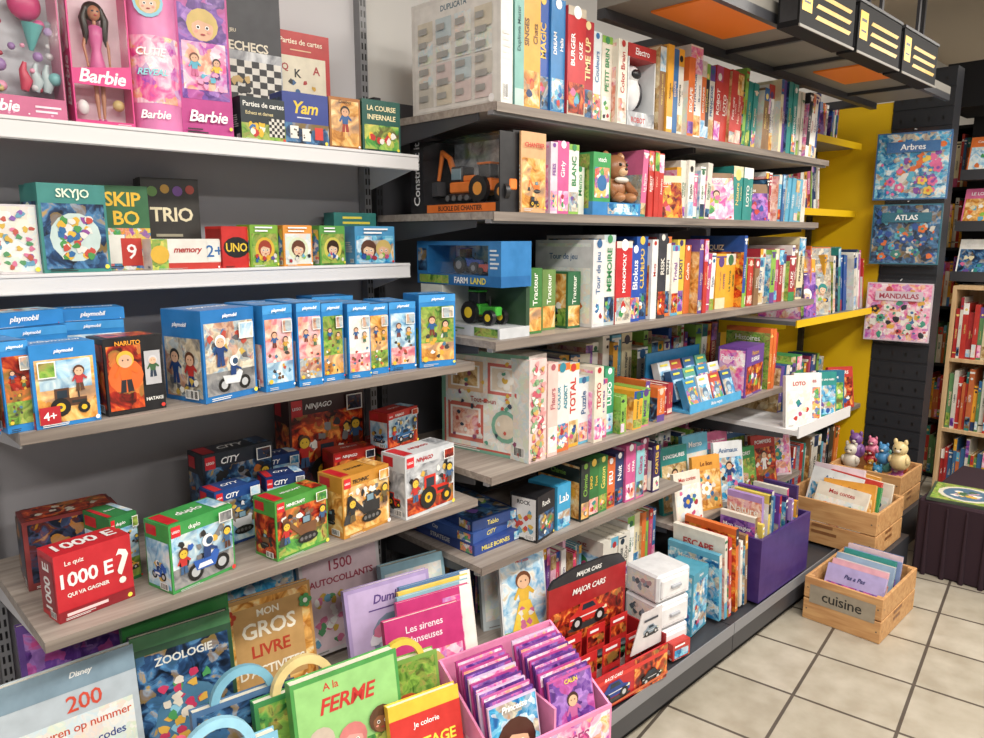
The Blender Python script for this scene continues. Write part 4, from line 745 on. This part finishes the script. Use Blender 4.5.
for t, h, col, wd, ink, art, acc in [(.06, .27, '#d8d8da', ['Tour de jeu'], '#2f5f90', 'art_pale', None), (.06, .285, '#dcdad6', ['MEMOIRE'], '#3a8a54', None, '#b8c8cc'), (.085, .265, '#c4262c', ['MONOPOLY'], '#ffffff', 'ph_town', '#d8d4ca'), (.06, .25, '#2450b0', ['Blokus'], '#ffffff', 'art_multi', None), (.065, .28, '#1a50a0', ['CLUEDO'], '#e8c04a', 'ph_night', None), (.035, .27, '#e4e4e2', ['Mots'], '#b8302c', None, None), (.05, .29, '#34363e', ['RISK'], '#dcd8ce', 'ph_lava', None), (.06, .28, '#e8e6de', ['COLOR', 'BRAIN'], '#1d2a3a', None, '#dc7030'), (.045, .25, '#e4dfd2', ['Trivial'], '#7d3f9a', None, '#60acca'), (.05, .27, '#d8c04a', ['DIXIT'], '#3a2a6a', 'art_violet', None), (.04, .25, '#d06a34', ['Cobra'], '#ffffff', None, None)]:
    gbox(x, t, h, .24, col, wd, ink, art, random.uniform(0, .04), acc=acc); x += t+.001
b.done('board_game_row', (XS+.40, 1.415, ZC+.0008)); xa = XS+.40+x+.005
row('book_row', xa, 3.42, 1.41, ZC, .19, .29, .02, .05, d=.24, mix=.14)
# --- shelf D
carton('board_game_box', XS+.11, 1.605, ZD, .33, .10, .32, -80, '#d8d4cc', [('r', .0, .0, 1, 1, '#7ab09a'), ('r', .03, .03, .97, .5, '#c85a50'), ('r', .05, .05, .95, .95, 'art_pale'), ('r', .55, .6, .92, .9, '#d07068'), ('inset', .58, .63, .89, .87, '#e8dcc8'), ('r', .08, .1, .5, .48, '#c8685c'), ('inset', .11, .14, .47, .44, 'ph_room'), ('c', .75, .3, .16, '#7ab09a'), ('c', .75, .3, .12, '#dccfbc'), ('r', .08, .6, .5, .9, '#dcb894'), ('inset', .12, .64, .46, .86, 'art_sand'), ('t', 'Tout-en-un', .5, .53, .05, '#a83a38', .6), ('fl', .75, .75, .1, '#eeece4', '#d8b04a'), ('blob', 40, ['#c85a50', '#5aa088', '#d8b04a', '#e4e2dc', '#8a4a6a', '#3a4a5a'], .06, .06, .94, .94, .03)], [('r', 0, 0, 1, 1, '#dcd0cc')], lid=True)
carton('board_game_box', XS+.165, 1.43, ZD, .075, .14, .31, 0, '#e4c8c4', [('blob', 110, ['#e09a9a', '#c85a6a', '#d0a860', '#8ab084', '#f4e8e0'], .0, .0, 1, 1, .16)], [('r', 0, 0, 1, 1, 'art_pale')])
b = MB(); x = 0
for t, h, col, wd, ink, art, acc in [(.045, .29, '#e8c4bc', ['Fleurs'], '#b05a66', 'art_pale', None), (.07, .28, '#dfe2df', ['COLOR', 'ADDICT'], '#2f8aa0', None, '#dc7030'), (.06, .27, '#e8e6e2', ['TOTAL'], '#c8382e', None, '#e8a830'), (.05, .22, '#dfe2e4', ['Puzzle'], '#2f5f90', None, '#60acca'), (.045, .25, '#e4dac8', ['TEXTO'], '#b8302c', None, None), (.05, .2, '#d8d4ca', ['Perles'], '#6d3f8a', None, '#c04a78'), (.05, .23, '#3a9a70', ['LUDO'], '#ffffff', None, None)]:
    gbox(x, t, h, .22, col, wd, ink, art, random.uniform(0, .04), acc=acc); x += t+.001
b.done('board_game_row', (XS+.215, 1.43, ZD+.0008)); xa = XS+.215+x+.005
row('small_book_row', xa, 2.43, 1.44, ZD, .11, .17, .014, .03, ['#86b84a', '#e8a830', '#dc7030', '#c2362e', '#a82a38', '#60acca'], d=.15, mix=0)
row('book_row', xa-.1, 2.5, 1.68, ZD, .24, .3, .02, .05, d=.2, mix=0)
b = MB(); b.box(0, 0, 0, .40, .2, .01, '#4aa8dc'); b.box(0, -.004, 0, .40, 0, .035, '#4aa8dc'); b.box(0, .2, 0, .40, .206, .21, '#2f88c0')
b.art(((0, -.004, 0), (.4, 0, 0), (0, 0, .035)), [('t', 'Bebe requin', .5, .5, .5, '#ffffff', .6)])
for i in range(4):
    for j in range(3):
        b.M = Matrix.Translation((.055+.095*i+random.uniform(-.006, .006), .005+.06*j, .012+.025*j)) @ Matrix.Rotation(R(-16-random.uniform(0, 5)), 4, 'X')
        c = ['#3a8ab8', '#2f5f90', '#d8dee2', '#5aa490', '#b8483a'][(i*2+j) % 5]
        b.box(-.042, 0, 0, .042, .03, .12, c); b.art(((-.042, 0, 0), (.084, 0, 0), (0, 0, .12)), [('r', .05, .05, .95, .7, random.choice(['art_sea', 'ph_sky', 'art_multi'])), ('face', .5, .42, .2, '#a8c8d8', '#5a7a98'), ('ln', 1, '#e8d84a', .15, .8, .9, .95)])
b.M = Matrix(); b.done('counter_book_display', (2.44, 1.43, ZD+.0008))
carton('craft_kit_box', 2.965, 1.435, ZD, .22, .12, .21, 8, '#6a3f98', [('r', .04, .05, .96, .62, 'ph_lava'), ('t', 'Peinture', .5, .87, .09, '#e8b03a', .8), ('t', 'SURPRISE', .5, .74, .09, '#ffffff', .8), ('blob', 12, BC, .06, .06, .94, .6, .1)], [('r', .05, .05, .95, .95, 'art_pink'), ('t', 'Peinture', .5, .8, .1, '#ffffff', .8)])
row('book_row', 3.10, 3.21, 1.43, ZD, .2, .28, .02, .03, ['#dc7030', '#664a96', '#c2362e'], mix=0)
row('book_row', 2.5, 3.2, 1.70, ZD, .22, .31, .02, .05, d=.2, mix=0)
for i, (xx, c, a) in enumerate([(3.06, '#e8e6e2', 'art_pale'), (3.19, '#dce4e6', 'art_multi'), (3.32, '#2a8a84', 'art_sea'), (3.45, '#1f6a88', 'art_forest')]):
    book('picture_book', xx, 1.268+.02*(i % 2), .81, .13, .22-.01*i, .02, -30-6*(i % 2), 6, c, [('r', .05, .05, .95, .7, a), ('blob', 10, BC, .06, .06, .94, .6, .12), ('t', random.choice(WORDS), .5, .84, .08, '#c8382e' if i < 2 else '#ffffff', .8)])
row('book_row', 3.24, 3.52, 1.43, .81, .2, .27, .018, .03, mix=0)
# --- shelf E (bay 1)
b = MB()
for i, c in enumerate(['#2b4690', '#34559c', '#23407c']):
    b.M = Matrix.Rotation(R([0, 5, -4][i]), 4, 'Z') @ Matrix.Translation((.004*i, .01*i, .034*i))
    b.box(0, 0, 0, .2-.01*i, .32, .033, c); b.art(((0, 0, 0), (.2-.01*i, 0, 0), (0, 0, .033)), [('t', ['MILLE BORNES', 'CITY', 'Tablo'][i], .45, .5, .45, '#e8d86a', .6), ('r', .85, .1, .98, .9, 'art_sea')])
    b.art(((0, .32, 0), (0, -.32, 0), (0, 0, .033)), [('t', ['STRATEGIE', 'City', 'JEU'][i], .5, .5, .45, '#e8e8e4', .6), ('c', .1, .5, .35, '#dc7030'), ('r', .8, .1, .97, .9, 'art_multi')])
    if i == 2: b.art(((0, 0, .033), (.18, 0, 0), (0, .32, 0)), [('r', .05, .04, .95, .96, 'ph_night'), ('blob', 10, BC, .1, .1, .9, .9, .15)])
b.M = Matrix(); b.done('board_game_stack', (XS, 1.53, ZE+.0008))
carton('science_kit_box', 1.68, 1.475, ZE, .11, .1, .15, 12, '#1a1a1e', [('r', .06, .06, .94, .6, 'ph_night'), ('t', 'Rock', .5, .8, .12, '#e8e8e4', .7), ('blob', 14, ['#c84b3d', '#d8b04a', '#4a984e', '#eeece4'], .1, .08, .9, .56, .1)], [('r', .06, .06, .94, .94, '#e0e0de'), ('t', 'ROCK', .5, .84, .09, '#1a1a1e', .7), ('blob', 20, ['#c84b3d', '#6aa4c0', '#d8b04a'], .1, .08, .9, .7, .12)])
carton('science_kit_box', 1.785, 1.49, ZE, .075, .12, .15, 5, '#3aa0d0', [('r', .05, .05, .95, .4, 'art_sea'), ('t', 'Lab', .5, .7, .2, '#ffffff', .7)], [('c', .5, .5, .3, '#d8e4e8'), ('blob', 8, BC, .1, .1, .9, .9, .12)])
b = MB(); x = 0
for t, h, col, wd, ink, art, acc in [(.045, .2, '#26302c', ['Chimie'], '#86b84a', None, None), (.06, .2, '#2f7238', ['DINO', 'Foot'], '#e8c04a', None, '#1d4f2a'), (.05, .2, '#3a8244', ['Gazon'], '#e8d86a', 'ph_grass', None), (.05, .18, '#d86a34', ['FEU'], '#ffffff', 'ph_lava', None), (.05, .19, '#2a3a6a', ['Nuit'], '#ffffff', 'ph_night', None), (.06, .21, '#d05a94', ['LOL', 'STAR'], '#ffffff', 'art_pink', None), (.05, .2, '#8fc8d0', ['Glace'], '#b83a7a', None, '#d86a98'), (.05, .21, '#8a3a5c', ['Mode'], '#ecd8e4', None, None), (.045, .18, '#3a2a5a', ['CARTES'], '#e8c04a', None, None)]:
    gbox(x, t, h, .2, col, wd, ink, art, random.uniform(0, .03), acc=acc); x += t+.001
b.done('board_game_row', (1.86, 1.475, ZE+.0008))

# --- bay 1 base zone
ZR = .3405
book('picture_book', 1.60, 1.48, ZR, .17, .27, .015, -14, 8, '#dce0e2', [('r', .03, .03, .97, .97, 'ph_sky'), ('fig', .5, .7, .17, '#e0b43a', '#d8c04a', '#e0b490', '#6a3a1c'), ('p', [(.2, .12), (.8, .12), (.62, .45), (.38, .45)], '#ecc43a'), ('r', .03, .03, .97, .12, 'ph_grass'), ('blob', 14, ['#e8d04a', '#e8e4dc', '#cf6a98'], .25, .08, .75, .4, .08), ('t', 'Mes jeux', .5, .93, .05, '#c8382e', .6)])
book('picture_book', 1.62, 1.57, ZR, .2, .30, .02, -18, 8, '#c8d4d8', [('r', .05, .1, .95, .9, 'art_pale'), ('t', 'Animaux', .5, .94, .05, '#2f5f90', .8)])
row('book_row', 1.46, 1.66, 1.68, ZR, .24, .28, .012, .02, ['#1f2f5f', '#232630', '#2f4f8f'], mix=0)
row('book_row', 1.76, 2.02, 1.55, ZR, .15, .24, .012, .02, PK, mix=0)
row('book_row', 2.03, 2.44, 1.50, ZR, .16, .26, .01, .026, mix=.2)
b = MB(); rd = '#c41c24'
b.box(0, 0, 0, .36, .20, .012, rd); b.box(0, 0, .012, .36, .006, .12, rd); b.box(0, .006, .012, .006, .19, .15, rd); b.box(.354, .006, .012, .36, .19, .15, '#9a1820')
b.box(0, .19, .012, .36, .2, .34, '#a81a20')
b.prism([(0, .19, .34), (.36, .19, .34), (.33, .19, .375), (.26, .19, .385), (.12, .19, .385), (.02, .19, .365)], (0, .01, 0), '#26262c')
b.art(((0, 0, 0), (.36, 0, 0), (0, 0, .12)), [('r', .55, 0, 1, 1, 'ph_lava'), ('r', 0, .74, 1, .86, '#e03830'), ('t', 'RACE CARS', .28, .84, .1, '#ffffff', .35), ('car', .3, .28, .28, '#1d3f8f'), ('car', .78, .2, .2, '#26262c'), ('p', [(0, .05), (1, .12), (1, .2), (0, .1)], '#d8683a')])
b.art(((0, .19, 0), (0, -.184, 0), (0, 0, .15)), [('r', .55, .0, 1, 1, 'ph_lava'), ('car', .5, .3, .18, '#2b5fa8')])
b.art(((0, .19, .12), (.36, 0, 0), (0, 0, .22)), [('r', .03, .03, .97, .6, 'ph_lava'), ('car', .5, .3, .2, '#d0302a'), ('t', 'MAJOR CARS', .5, .82, .12, '#f0f0ec', .7)])
b.art(((.06, .19, .335), (.24, 0, 0), (0, 0, .05)), [('t', 'MAJOR CARS', .5, .45, .4, '#f0f0ec', .8)])
for i in range(3):
    for j in range(2):
        cx = .07+.11*i; cy = .06+.07*j; cc = ['#c2362e', '#3a3d48', '#2f6ca4', '#e8a830', '#dcdcde', '#3a9050'][i*2+j]; zz = .03*j
        b.box(cx-.045, cy-.02, .012, cx+.045, cy+.025, .02+zz, '#d8d4d0'); b.bbox(cx-.04, cy-.015, .028+zz, cx+.04, cy+.018, .05+zz, cc, .006); b.bbox(cx-.022, cy-.012, .05+zz, cx+.02, cy+.015, .068+zz, '#22303a', .006)
        for wx in (-.025, .025): b.tube([(cx+wx, cy-.018, .03+zz), (cx+wx, cy+.021, .03+zz)], [.01, .01], '#141414', 12)
        b.box(cx-.042, cy+.022, .02+zz, cx+.042, cy+.024, .15+zz, '#d02a2a'); b.art(((cx-.042, cy+.022, .07+zz), (.084, 0, 0), (0, 0, .08)), [('r', .05, .1, .95, .6, 'ph_lava'), ('ln', 1, '#ffffff', .15, .65, .85, .9)])
b.prism([(.20, .02, .12), (.35, .02, .12), (.35, .02, .25), (.25, .02, .25)], (0, .003, 0), '#d4cfd0'); b.art(((.25, .0195, .13), (.09, 0, 0), (0, 0, .11)), [('car', .5, .4, .2, '#8a9aa8'), ('ln', 1, '#3a3d48', .1, .75, .9, .9)])
b.done('toy_car_display', (1.62, 1.235, .1655), R(-6))
b = MB()
for j in range(3):
    z0 = .105*j; b.bbox(0, 0, z0, .17, .15, z0+.10, '#dadce0', .008); b.bbox(.015, -.006, z0+.015, .155, .002, z0+.085, '#e8e8ea', .006); b.bbox(.06, -.014, z0+.045, .11, -.005, z0+.058, '#a8acb4', .003)
    b.art(((0, .15, z0), (0, -.15, 0), (0, 0, .1)), [('r', .1, .12, .9, .88, 'art_pale'), ('blob', 10, ['#8fa8b8', '#b8a0a8', '#d8d4cc', '#5a6a74'], .12, .15, .88, .85, .14)])
b.done('mini_drawer_unit', (2.02, 1.27, .166), R(-8))
carton('toy_box', 2.315, 1.275, .1655, .13, .12, .24, 6, '#4a9ab4', [('r', .04, .04, .96, .84, 'art_sea'), ('t', 'Aqua', .5, .92, .07, '#ffffff', .7), ('blob', 10, BC, .06, .06, .94, .8, .1)], [('r', .05, .05, .95, .95, 'art_sea'), ('c', .5, .5, .3, '#d86a3c'), ('blob', 12, BC, .06, .06, .94, .9, .1)])
carton('toy_box', 2.11, 1.222, .1655, .09, .03, .06, -8, '#c2362e', [('r', .1, .1, .9, .6, 'art_sea'), ('ln', 1, '#ffffff', .1, .7, .9, .95)])

# --- bay 2 base zone
b = MB()
for i in range(8):
    b.M = Matrix.Translation((.027*i, random.uniform(0, .03), 0)) @ Matrix.Rotation(R(-5), 4, 'Y')
    c = random.choice(BC); h = random.uniform(.26, .35); b.box(0, 0, 0, .02, .22, h, c)
    b.art(((0, .22, 0), (0, -.22, 0), (0, 0, h)), cover_art('#f4f2ea' if c not in LIGHT else '#b8302c')); spine_art(b, ((0, 0, 0), (.02, 0, 0), (0, 0, h)), c, False)
b.M = Matrix(); b.done('book_row', (2.425, 1.235, .1675))
bx0, bx1, by0, by1 = 2.665, 3.12, 1.215, 1.43
bin_('storage_bin', bx0, by0, .1655, bx1, by1, .43, '#402a70')
b = MB()
for i in range(13):
    xx = .02+.031*i; c = random.choice(['#6a3f98', '#3d2868', '#e8a830', '#ddd8cc', '#2f68a0', '#e0c85a', '#a88ac8']); h = random.uniform(.28, .42)
    b.M = Matrix.Translation((xx, random.uniform(0, .03), 0)) @ Matrix.Rotation(R(random.uniform(-4, 0)), 4, 'Y'); b.box(0, 0, 0, .018, .15, h, c)
    spine_art(b, ((0, 0, 0), (.018, 0, 0), (0, 0, h)), c, False); b.art(((0, .15, 0), (0, -.15, 0), (0, 0, h)), cover_art('#ffffff'))
b.M = Matrix(); b.done('books_in_bin', (bx0+.012, by0+.02, .179))
cv = [('#e4dccc', 'art_pale', 'Mes contes', '#b8302c'), ('#dc9a3a', 'ph_desert', 'Le lion', '#6a2a14'), ('#dce0e2', 'art_sea', 'Animaux', '#2f5f90'), ('#3a9a54', 'art_forest', 'LA FORET', '#ffffff'), ('#c8382e', 'ph_lava', 'POMPIERS', '#ffffff'), ('#e4d0da', 'art_pink', 'Poupees', '#b83a7a')]
def cvart(a, t, ink):
    return [('r', .04, .04, .96, .74, a), ('blob', 14, BC, .06, .06, .94, .7, .1), ('t', t, .5, .86, .08, ink, .8), random.choice([('face', .5, .38, .17, '#e0b490', random.choice(BC)), ('fl', .45, .4, .2, random.choice(BC), '#d8b04a'), ('fig', .5, .6, .12, random.choice(BC), random.choice(BC), '#e0b490', '#3a2418')])]
for i, (c, a, t, ink) in enumerate(cv):
    book('picture_book', 2.56+.165*i, 1.47+.01*(i % 2), .47, .15, .20+.03*(i % 3), .018, -12-6*(i % 3), 10, c, cvart(a, t, ink))
for i in range(5):
    c, a, t, ink = cv[(i*2+1) % 6]
    book('picture_book', 2.60+.17*i, 1.56, .47, .16, .28+.02*(i % 2), .02, -10, 7, random.choice(BC), cvart(random.choice(ARTS), random.choice(WORDS), '#ffffff'))
row('book_row', 2.50, 3.5, 1.70, .47, .24, .31, .012, .03, d=.2, mix=0)

# --- bay 3 (yellow)
row('book_row', 3.60, 4.4, 1.70, 2.13, .17, .2, .012, .03, lean=0, d=.18)
row('book_row', 3.60, 4.25, 1.70, 1.75, .22, .3, .010, .02, lean=-8, d=.18, gap=.004)
row('book_row', 3.66, 4.56, 1.54, 1.20, .26, .38, .010, .022, lean=-9, d=.22, gap=.006)
for i in range(5):
    c, a, t, ink = cv[(i*5+2) % 6]
    book('picture_book', 3.70+.18*i, 1.59+.012*(i % 2), .62, .17, .24, .02, -30, 10, c, cvart(a, t, ink))
row('book_row', 3.60, 4.56, 1.74, .62, .24, .33, .02, .03, d=.18, mix=0)
row('book_row', 3.60, 4.56, 1.62, .15, .25, .36, .015, .03, d=.2)

# ------------------------------------------------------------ crates
def crate(name, x, y, z, w, d, h, rz, label=None):
    b = MB(); t = .012; n = 2; g = .006; bh = (h-g*(n-1))/n
    for i in range(n):
        z0 = i*(bh+g)
        b.bbox(-w/2, 0, z0, w/2, t, z0+bh, 'pine', .002); b.bbox(-w/2, d-t, z0, w/2, d, z0+bh, 'pine', .002)
        b.bbox(-w/2, t, z0, -w/2+t, d-t, z0+bh, 'pine', .002); b.bbox(w/2-t, t, z0, w/2, d-t, z0+bh, 'pine', .002)
    b.box(-w/2+t, t, .004, w/2-t, d-t, .012, 'pine')
    for sx in (-1, 1):
        for yy in (t, d-t-.018): b.box(sx*(w/2-t-.009)-.009, yy, .012, sx*(w/2-t-.009)+.009, yy+.018, h, 'pine')
    fr = frames(-w/2, 0, 0, w/2, d, h)
    nails = [('c', q, p, .018, '#6a5a4a') for q in (.05, .95) for p in (.25, .75)]
    for k in ('F', 'L', 'R'): b.art(fr[k], nails+([('ln', 2, '#8a5a34', .35, .2, .65, .5)] if not (label and k == 'F') else [('r', .08, .42, .92, .84, '#9c9280'), ('t', label, .5, .63, .22, '#1d1a18', .6)]))
    return b.done(name, (x, y, z+.0005), R(rz))
crate('wooden_crate', 3.00, 1.015, 0, .31, .42, .19, -90, 'cuisine')
b = MB()
for i in range(9):
    c = ['#b0a4d4', '#d8a0ac', '#dcd0d0', '#8fa8c4', '#d8d4ca', '#2f8a84', '#7d90c0', '#d0b8c0', '#4a6aa0'][i]
    b.M = Matrix.Translation((.0, .03+.036*i, 0)) @ Matrix.Rotation(R(-26+2*i), 4, 'X')
    put_book(b, .235-.012*(i % 3), .02, .225+.01*(i % 2), c, [('r', .04, .1, .96, .66, 'ph_room' if i % 2 else 'art_violet'), ('blob', 12, ['#e4d8c0', '#cfa8b8', '#8fa45a', '#8a5a3a'], .08, .12, .92, .66, .1), ('t', ['Pas a Pas', 'Gateaux', 'Tartes', 'Soupes', 'Pains', 'Cuisine', 'Salades', 'Desserts', 'Jus'][i], .5, .82, .08, '#2b2f6a', .8)])
b.M = Matrix(); b.done('cookbooks_in_crate', (3.02, 1.015, .014), R(-90))
slab('display_stand', 3.42, 1.02, 0, 3.86, 1.20, .165, 'dark_metal')
slab('display_stand', 3.56, 1.21, 0, 3.86, 1.50, .165, 'dark_metal')
crate('wooden_crate', 3.43, 1.26, .1665, .44, .36, .21, -90)
b = MB()
for i in range(8):
    c, a, t, ink = cv[i % 6]
    b.M = Matrix.Translation((.06*math.sin(i*2.3), .03+.036*i, 0)) @ Matrix.Rotation(R(-24+3*i), 4, 'X') @ Matrix.Rotation(R(random.uniform(-6, 6)), 4, 'Y')
    put_book(b, .24, .02, .25+.02*(i % 3), c, cvart(a, t, ink))
b.M = Matrix(); b.done('picture_books_in_crate', (3.45, 1.26, .195), R(-90))
slab('display_stand', 3.98, 1.10, 0, 4.42, 1.50, .2, 'dark_metal')
crate('wooden_crate', 4.0, 1.30, .2, .36, .34, .2, -90)
b = MB()
for i in range(12):
    r = random.uniform(.032, .05); c = ['#d84a6a', '#e8b040', '#3a8ab8', '#c86aa8', '#d8d0c0', '#b83038', '#6ab0a0', '#e88a50', '#7a4e90', '#d87a98', '#4a90c8', '#e0c890'][i]
    x, y, z = -.12+.08*(i % 4)+random.uniform(-.01, .01), random.uniform(.07, .25), .12+.055*(i//4)
    b.sphere((x, y, z), (r, r, r*1.05), c); b.sphere((x, y-.01, z+r*1.4), r*.75, c)
    for sg in (-1, 1): b.sphere((x+sg*r*.5, y-.01, z+r*2.1), (r*.22, r*.18, r*.35), c, 10, 6); b.sphere((x+sg*r*.25, y-.01-r*.7, z+r*1.5), r*.09, '#141010', 6, 5); b.sphere((x+sg*r*.8, y-.02, z+.2*r), (r*.25, r*.3, r*.45), c, 10, 6)
    b.sphere((x, y-.01-r*.7, z+r*1.25), (r*.25, r*.15, r*.18), '#e8dcc8', 8, 6)
b.done('plush_toys_in_crate', (4.02, 1.30, .22), R(-90))

b = MB(); b.bbox(0, 0, 0, .75, .82, .372, 'velvet', .01)
for i in range(10): b.tube([(-.003, .05+.08*i, .0), (-.006, .052+.08*i, .35)], [.012, .004], 'velvet', 8)
b.done('draped_table', (3.83, .17, 0))
b = MB(); b.box(0, 0, 0, .3, .3, .012, '#3a4a3a'); b.art(((0, 0, .012), (.3, 0, 0), (0, .3, 0)), [('r', .04, .04, .96, .96, 'ph_grass'), ('c', .5, .5, .4, '#dcd8c4'), ('c', .5, .5, .33, '#4a7290'), ('blob', 24, ['#cfa8b8', '#d8b04a', '#eeece4', '#3a6a4a'], .25, .25, .75, .75, .08)])
b.done('picture_book', (3.87, .66, .3725), R(8))
for z, c, a, t, w, cl in [(1.81, '#3a6fa8', 'art_sea', 'Arbres', .36, ['#e86aa0', '#f0c84a', '#5ab4d0', '#e8e4dc', '#8a4aa8', '#e8702a']), (1.455, '#206a80', 'ph_night', 'ATLAS', .34, ['#5ab4d0', '#3a8a80', '#d8d4ca', '#e8702a', '#2450a0']), (1.02, '#d8c8d4', 'art_pink', 'MANDALAS', .33, ['#c83a48', '#3a9a80', '#e8b040', '#2f6ca4', '#1d1d2a', '#f0ece4'])]:
    b = MB(); h = .36 if z > 1.5 else .33
    for i in range(3): b.box(-w/2, .012*i, 0, w/2, .012*i+.009, h-.01*i, c if i else c)
    b.art(((-w/2, 0, 0), (w, 0, 0), (0, 0, h)), [('r', .02, .02, .98, .98, a), ('blob', 34, cl, .03, .03, .97, .97, .07)]+[('fl', random.uniform(.12, .88), random.uniform(.1, .6), .07, random.choice(cl), random.choice(cl)) for _ in range(7)]+[('blob', 26, cl, .03, .03, .97, .66, .03), ('r', .14, .7, .86, .86, c), ('t', t, .5, .78, .09, '#ffffff' if z > 1.1 else '#a82a48', .6)])
    b.add([(-w/2-.008, -.016, -.01), (w/2+.008, -.016, -.01), (w/2+.008, -.016, h+.02), (-w/2-.008, -.016, h+.02)], [(0,1,2,3)], 'clear')
    b.tube([(0, .0, h+.015), (0, .055, h+.02)], [.003, .003], 'white_metal', 8)
    b.done('hanging_book_pack', (4.57, 1.385, z), R(-80))

# ------------------------------------------------------------ right far bookcases
def bookcase(name, x, y0, y1, z0, z1, n, mat, depth=.3):
    L = y1-y0; b = MB(); t = .02
    b.box(-L/2, 0, 0, -L/2+t, depth, z1-z0, mat); b.box(L/2-t, 0, 0, L/2, depth, z1-z0, mat); b.box(-L/2+t, depth-.01, 0, L/2-t, depth, z1-z0, mat)
    hs = (z1-z0-t)/n
    for i in range(n+1): b.box(-L/2+t, 0, i*hs, L/2-t, depth-.01, i*hs+t, mat)
    for i in range(n):
        xx = -L/2+t+.005
        while xx < L/2-t-.03:
            tt = random.uniform(.012, .03); add_spine(b, xx, .02+random.uniform(0, .02), i*hs+t+.0005, tt, .2, hs*random.uniform(.62, .88), random.choice(['#a82a2a', '#c2362e', '#ddd8cc', '#e8a830', '#3a6a9a', '#c86a3a', '#5a8a5a', '#e2d6b0'])); xx += tt+.001
    return b.done(name, (x, (y0+y1)/2, z0), R(-90))
bookcase('bookcase', 5.05, -.2, 1.24, 0, 1.32, 3, 'pinebook')
b = MB(); b.box(0, 0, 0, .02, 2.2, 1.0, 'black_metal')
for i in range(3):
    z0 = .02+.3*i; b.box(-.16, 0, z0, 0, 2.2, z0+.012, 'dark_metal'); b.box(-.165, 0, z0, -.16, 2.2, z0+.06, 'dark_metal')
    for j in range(12):
        b.M = Matrix.Translation((-.15, 2.1-.18*j, z0+.014)) @ Matrix.Rotation(R(-90), 4, 'Z') @ Matrix.Rotation(R(-18), 4, 'X')
        for q in range(3): b.box(-.08, .006*q, 0, .08, .006*q+.004, .25, random.choice(BC))
        b.art(((-.08, 0, 0), (.16, 0, 0), (0, 0, .25)), [('r', .05, .05, .95, .75, random.choice(ARTS)), ('blob', 8, BC, .06, .06, .94, .7, .12), ('t', random.choice(WORDS), .5, .87, .08, '#ffffff', .8)])
        b.M = Matrix()
b.done('magazine_rack', (5.35, -.9, 1.321))
slab('rack_header', 5.1, -1.2, 2.35, 5.6, 1.4, 2.6, 'black_metal')
bookcase('bookcase', 5.5, 1.3, 1.93, 0, 2.3, 6, 'black_metal')

# ------------------------------------------------------------ canopy, headers
e = empty('shelf_canopy')
b = MB(); b.box(1.95, 1.16, 2.30, 4.3, 1.53, 2.335, 'canopy_grey'); b.box(1.95, 1.5, 2.27, 4.3, 1.53, 2.30, 'dark_metal'); b.box(1.95, 1.16, 2.27, 4.3, 1.18, 2.30, 'dark_metal')
for xx in (2.7, 3.1, 3.9): b.box(xx, 1.18, 2.285, xx+.02, 1.5, 2.30, 'dark_metal')
b.done('soffit', parent=e)
b = MB()
for xx, L in ((2.08, .45), (3.3, .35)): b.box(xx, 1.19, 2.294, xx+L, 1.42, 2.30, 'orange_panel')
b.done('inset_panels', parent=e)
b = MB()
for xx in (X2, X3, 4.27):
    b.box(xx, 1.53, 2.29, xx+.03, YW, 2.33, 'dark_metal'); b.box(xx, 1.3, 2.335, xx+.02, 1.32, 3.0, 'dark_metal')
b.done('support_arms', parent=e)
for i, (xx, zz) in enumerate([(2.36, 2.245), (2.83, 2.245), (3.30, 2.245)]):
    b = MB(); b.box(0, 0, 0, .43, .07, .17, 'black_metal'); b.box(-.004, -.004, .165, .434, .074, .175, 'dark_metal'); b.box(-.004, -.004, -.004, .434, .0, .004, 'canopy_grey')
    b.art(((0, 0, 0), (.43, 0, 0), (0, 0, .17)), [('r', .03, .28, .20, .82, '#f4c010'), ('r', .06, .62, .17, .68, '#1d1d20'), ('r', .06, .42, .17, .46, '#1d1d20')] + [('p', [(.26, .22+.2*j), (.90, .22+.2*j), (.94, .30+.2*j), (.30, .30+.2*j)], '#d8a830') for j in range(3)])
    b.art(((0, .07, 0), (0, -.07, 0), (0, 0, .17)), [('r', .1, .1, .9, .9, '#2a2a2e')])
    b.done('header_sign', (xx, 1.07, zz))
b = MB(); b.box(0, 0, 0, 1.5, .012, .03, 'dark_metal')
for i in range(4): b.box(.05+.44*i, 0, .03, .07+.44*i, .012, .58, 'dark_metal')
b.done('sign_rail', (2.32, 1.145, 2.42))

# ------------------------------------------------------------ lighting
def lamp(x, y, w, d, e):
    b = MB(); b.box(-w/2-.03, -d/2-.03, 0, w/2+.03, d/2+.03, .05, 'white_metal')
    p = b.done('ceiling_light', (x, y, 2.94))
    L = bpy.data.lights.new('light_tube', 'AREA'); L.shape = 'RECTANGLE'; L.size = w; L.size_y = d; L.energy = e; L.color = (1, .945, .87)
    o = bpy.data.objects.new('light_tube', L); S.collection.objects.link(o); o.parent = p; o.location = (0, 0, -.012)
for x, y in [(-.8, -.2), (.9, -.2), (2.6, -.2), (4.3, -.2), (6.2, -.2), (-.2, -2.2), (2.2, -2.2), (4.8, -2.2)]:
    lamp(x, y, 1.3, .35, 52)
w = bpy.data.worlds.new('World'); S.world = w; w.use_nodes = True
bg = w.node_tree.nodes['Background']; bg.inputs[0].default_value = (1, .96, .92, 1); bg.inputs[1].default_value = .42

# ------------------------------------------------------------ camera
cam = bpy.data.cameras.new('Camera'); co = bpy.data.objects.new('Camera', cam); S.collection.objects.link(co)
co.location = (0, 0, 1.6); co.rotation_euler = (R(90-10.06), 0, R(-44.3)); cam.lens = 27.0; cam.sensor_width = 36; cam.clip_start = .05
S.camera = co
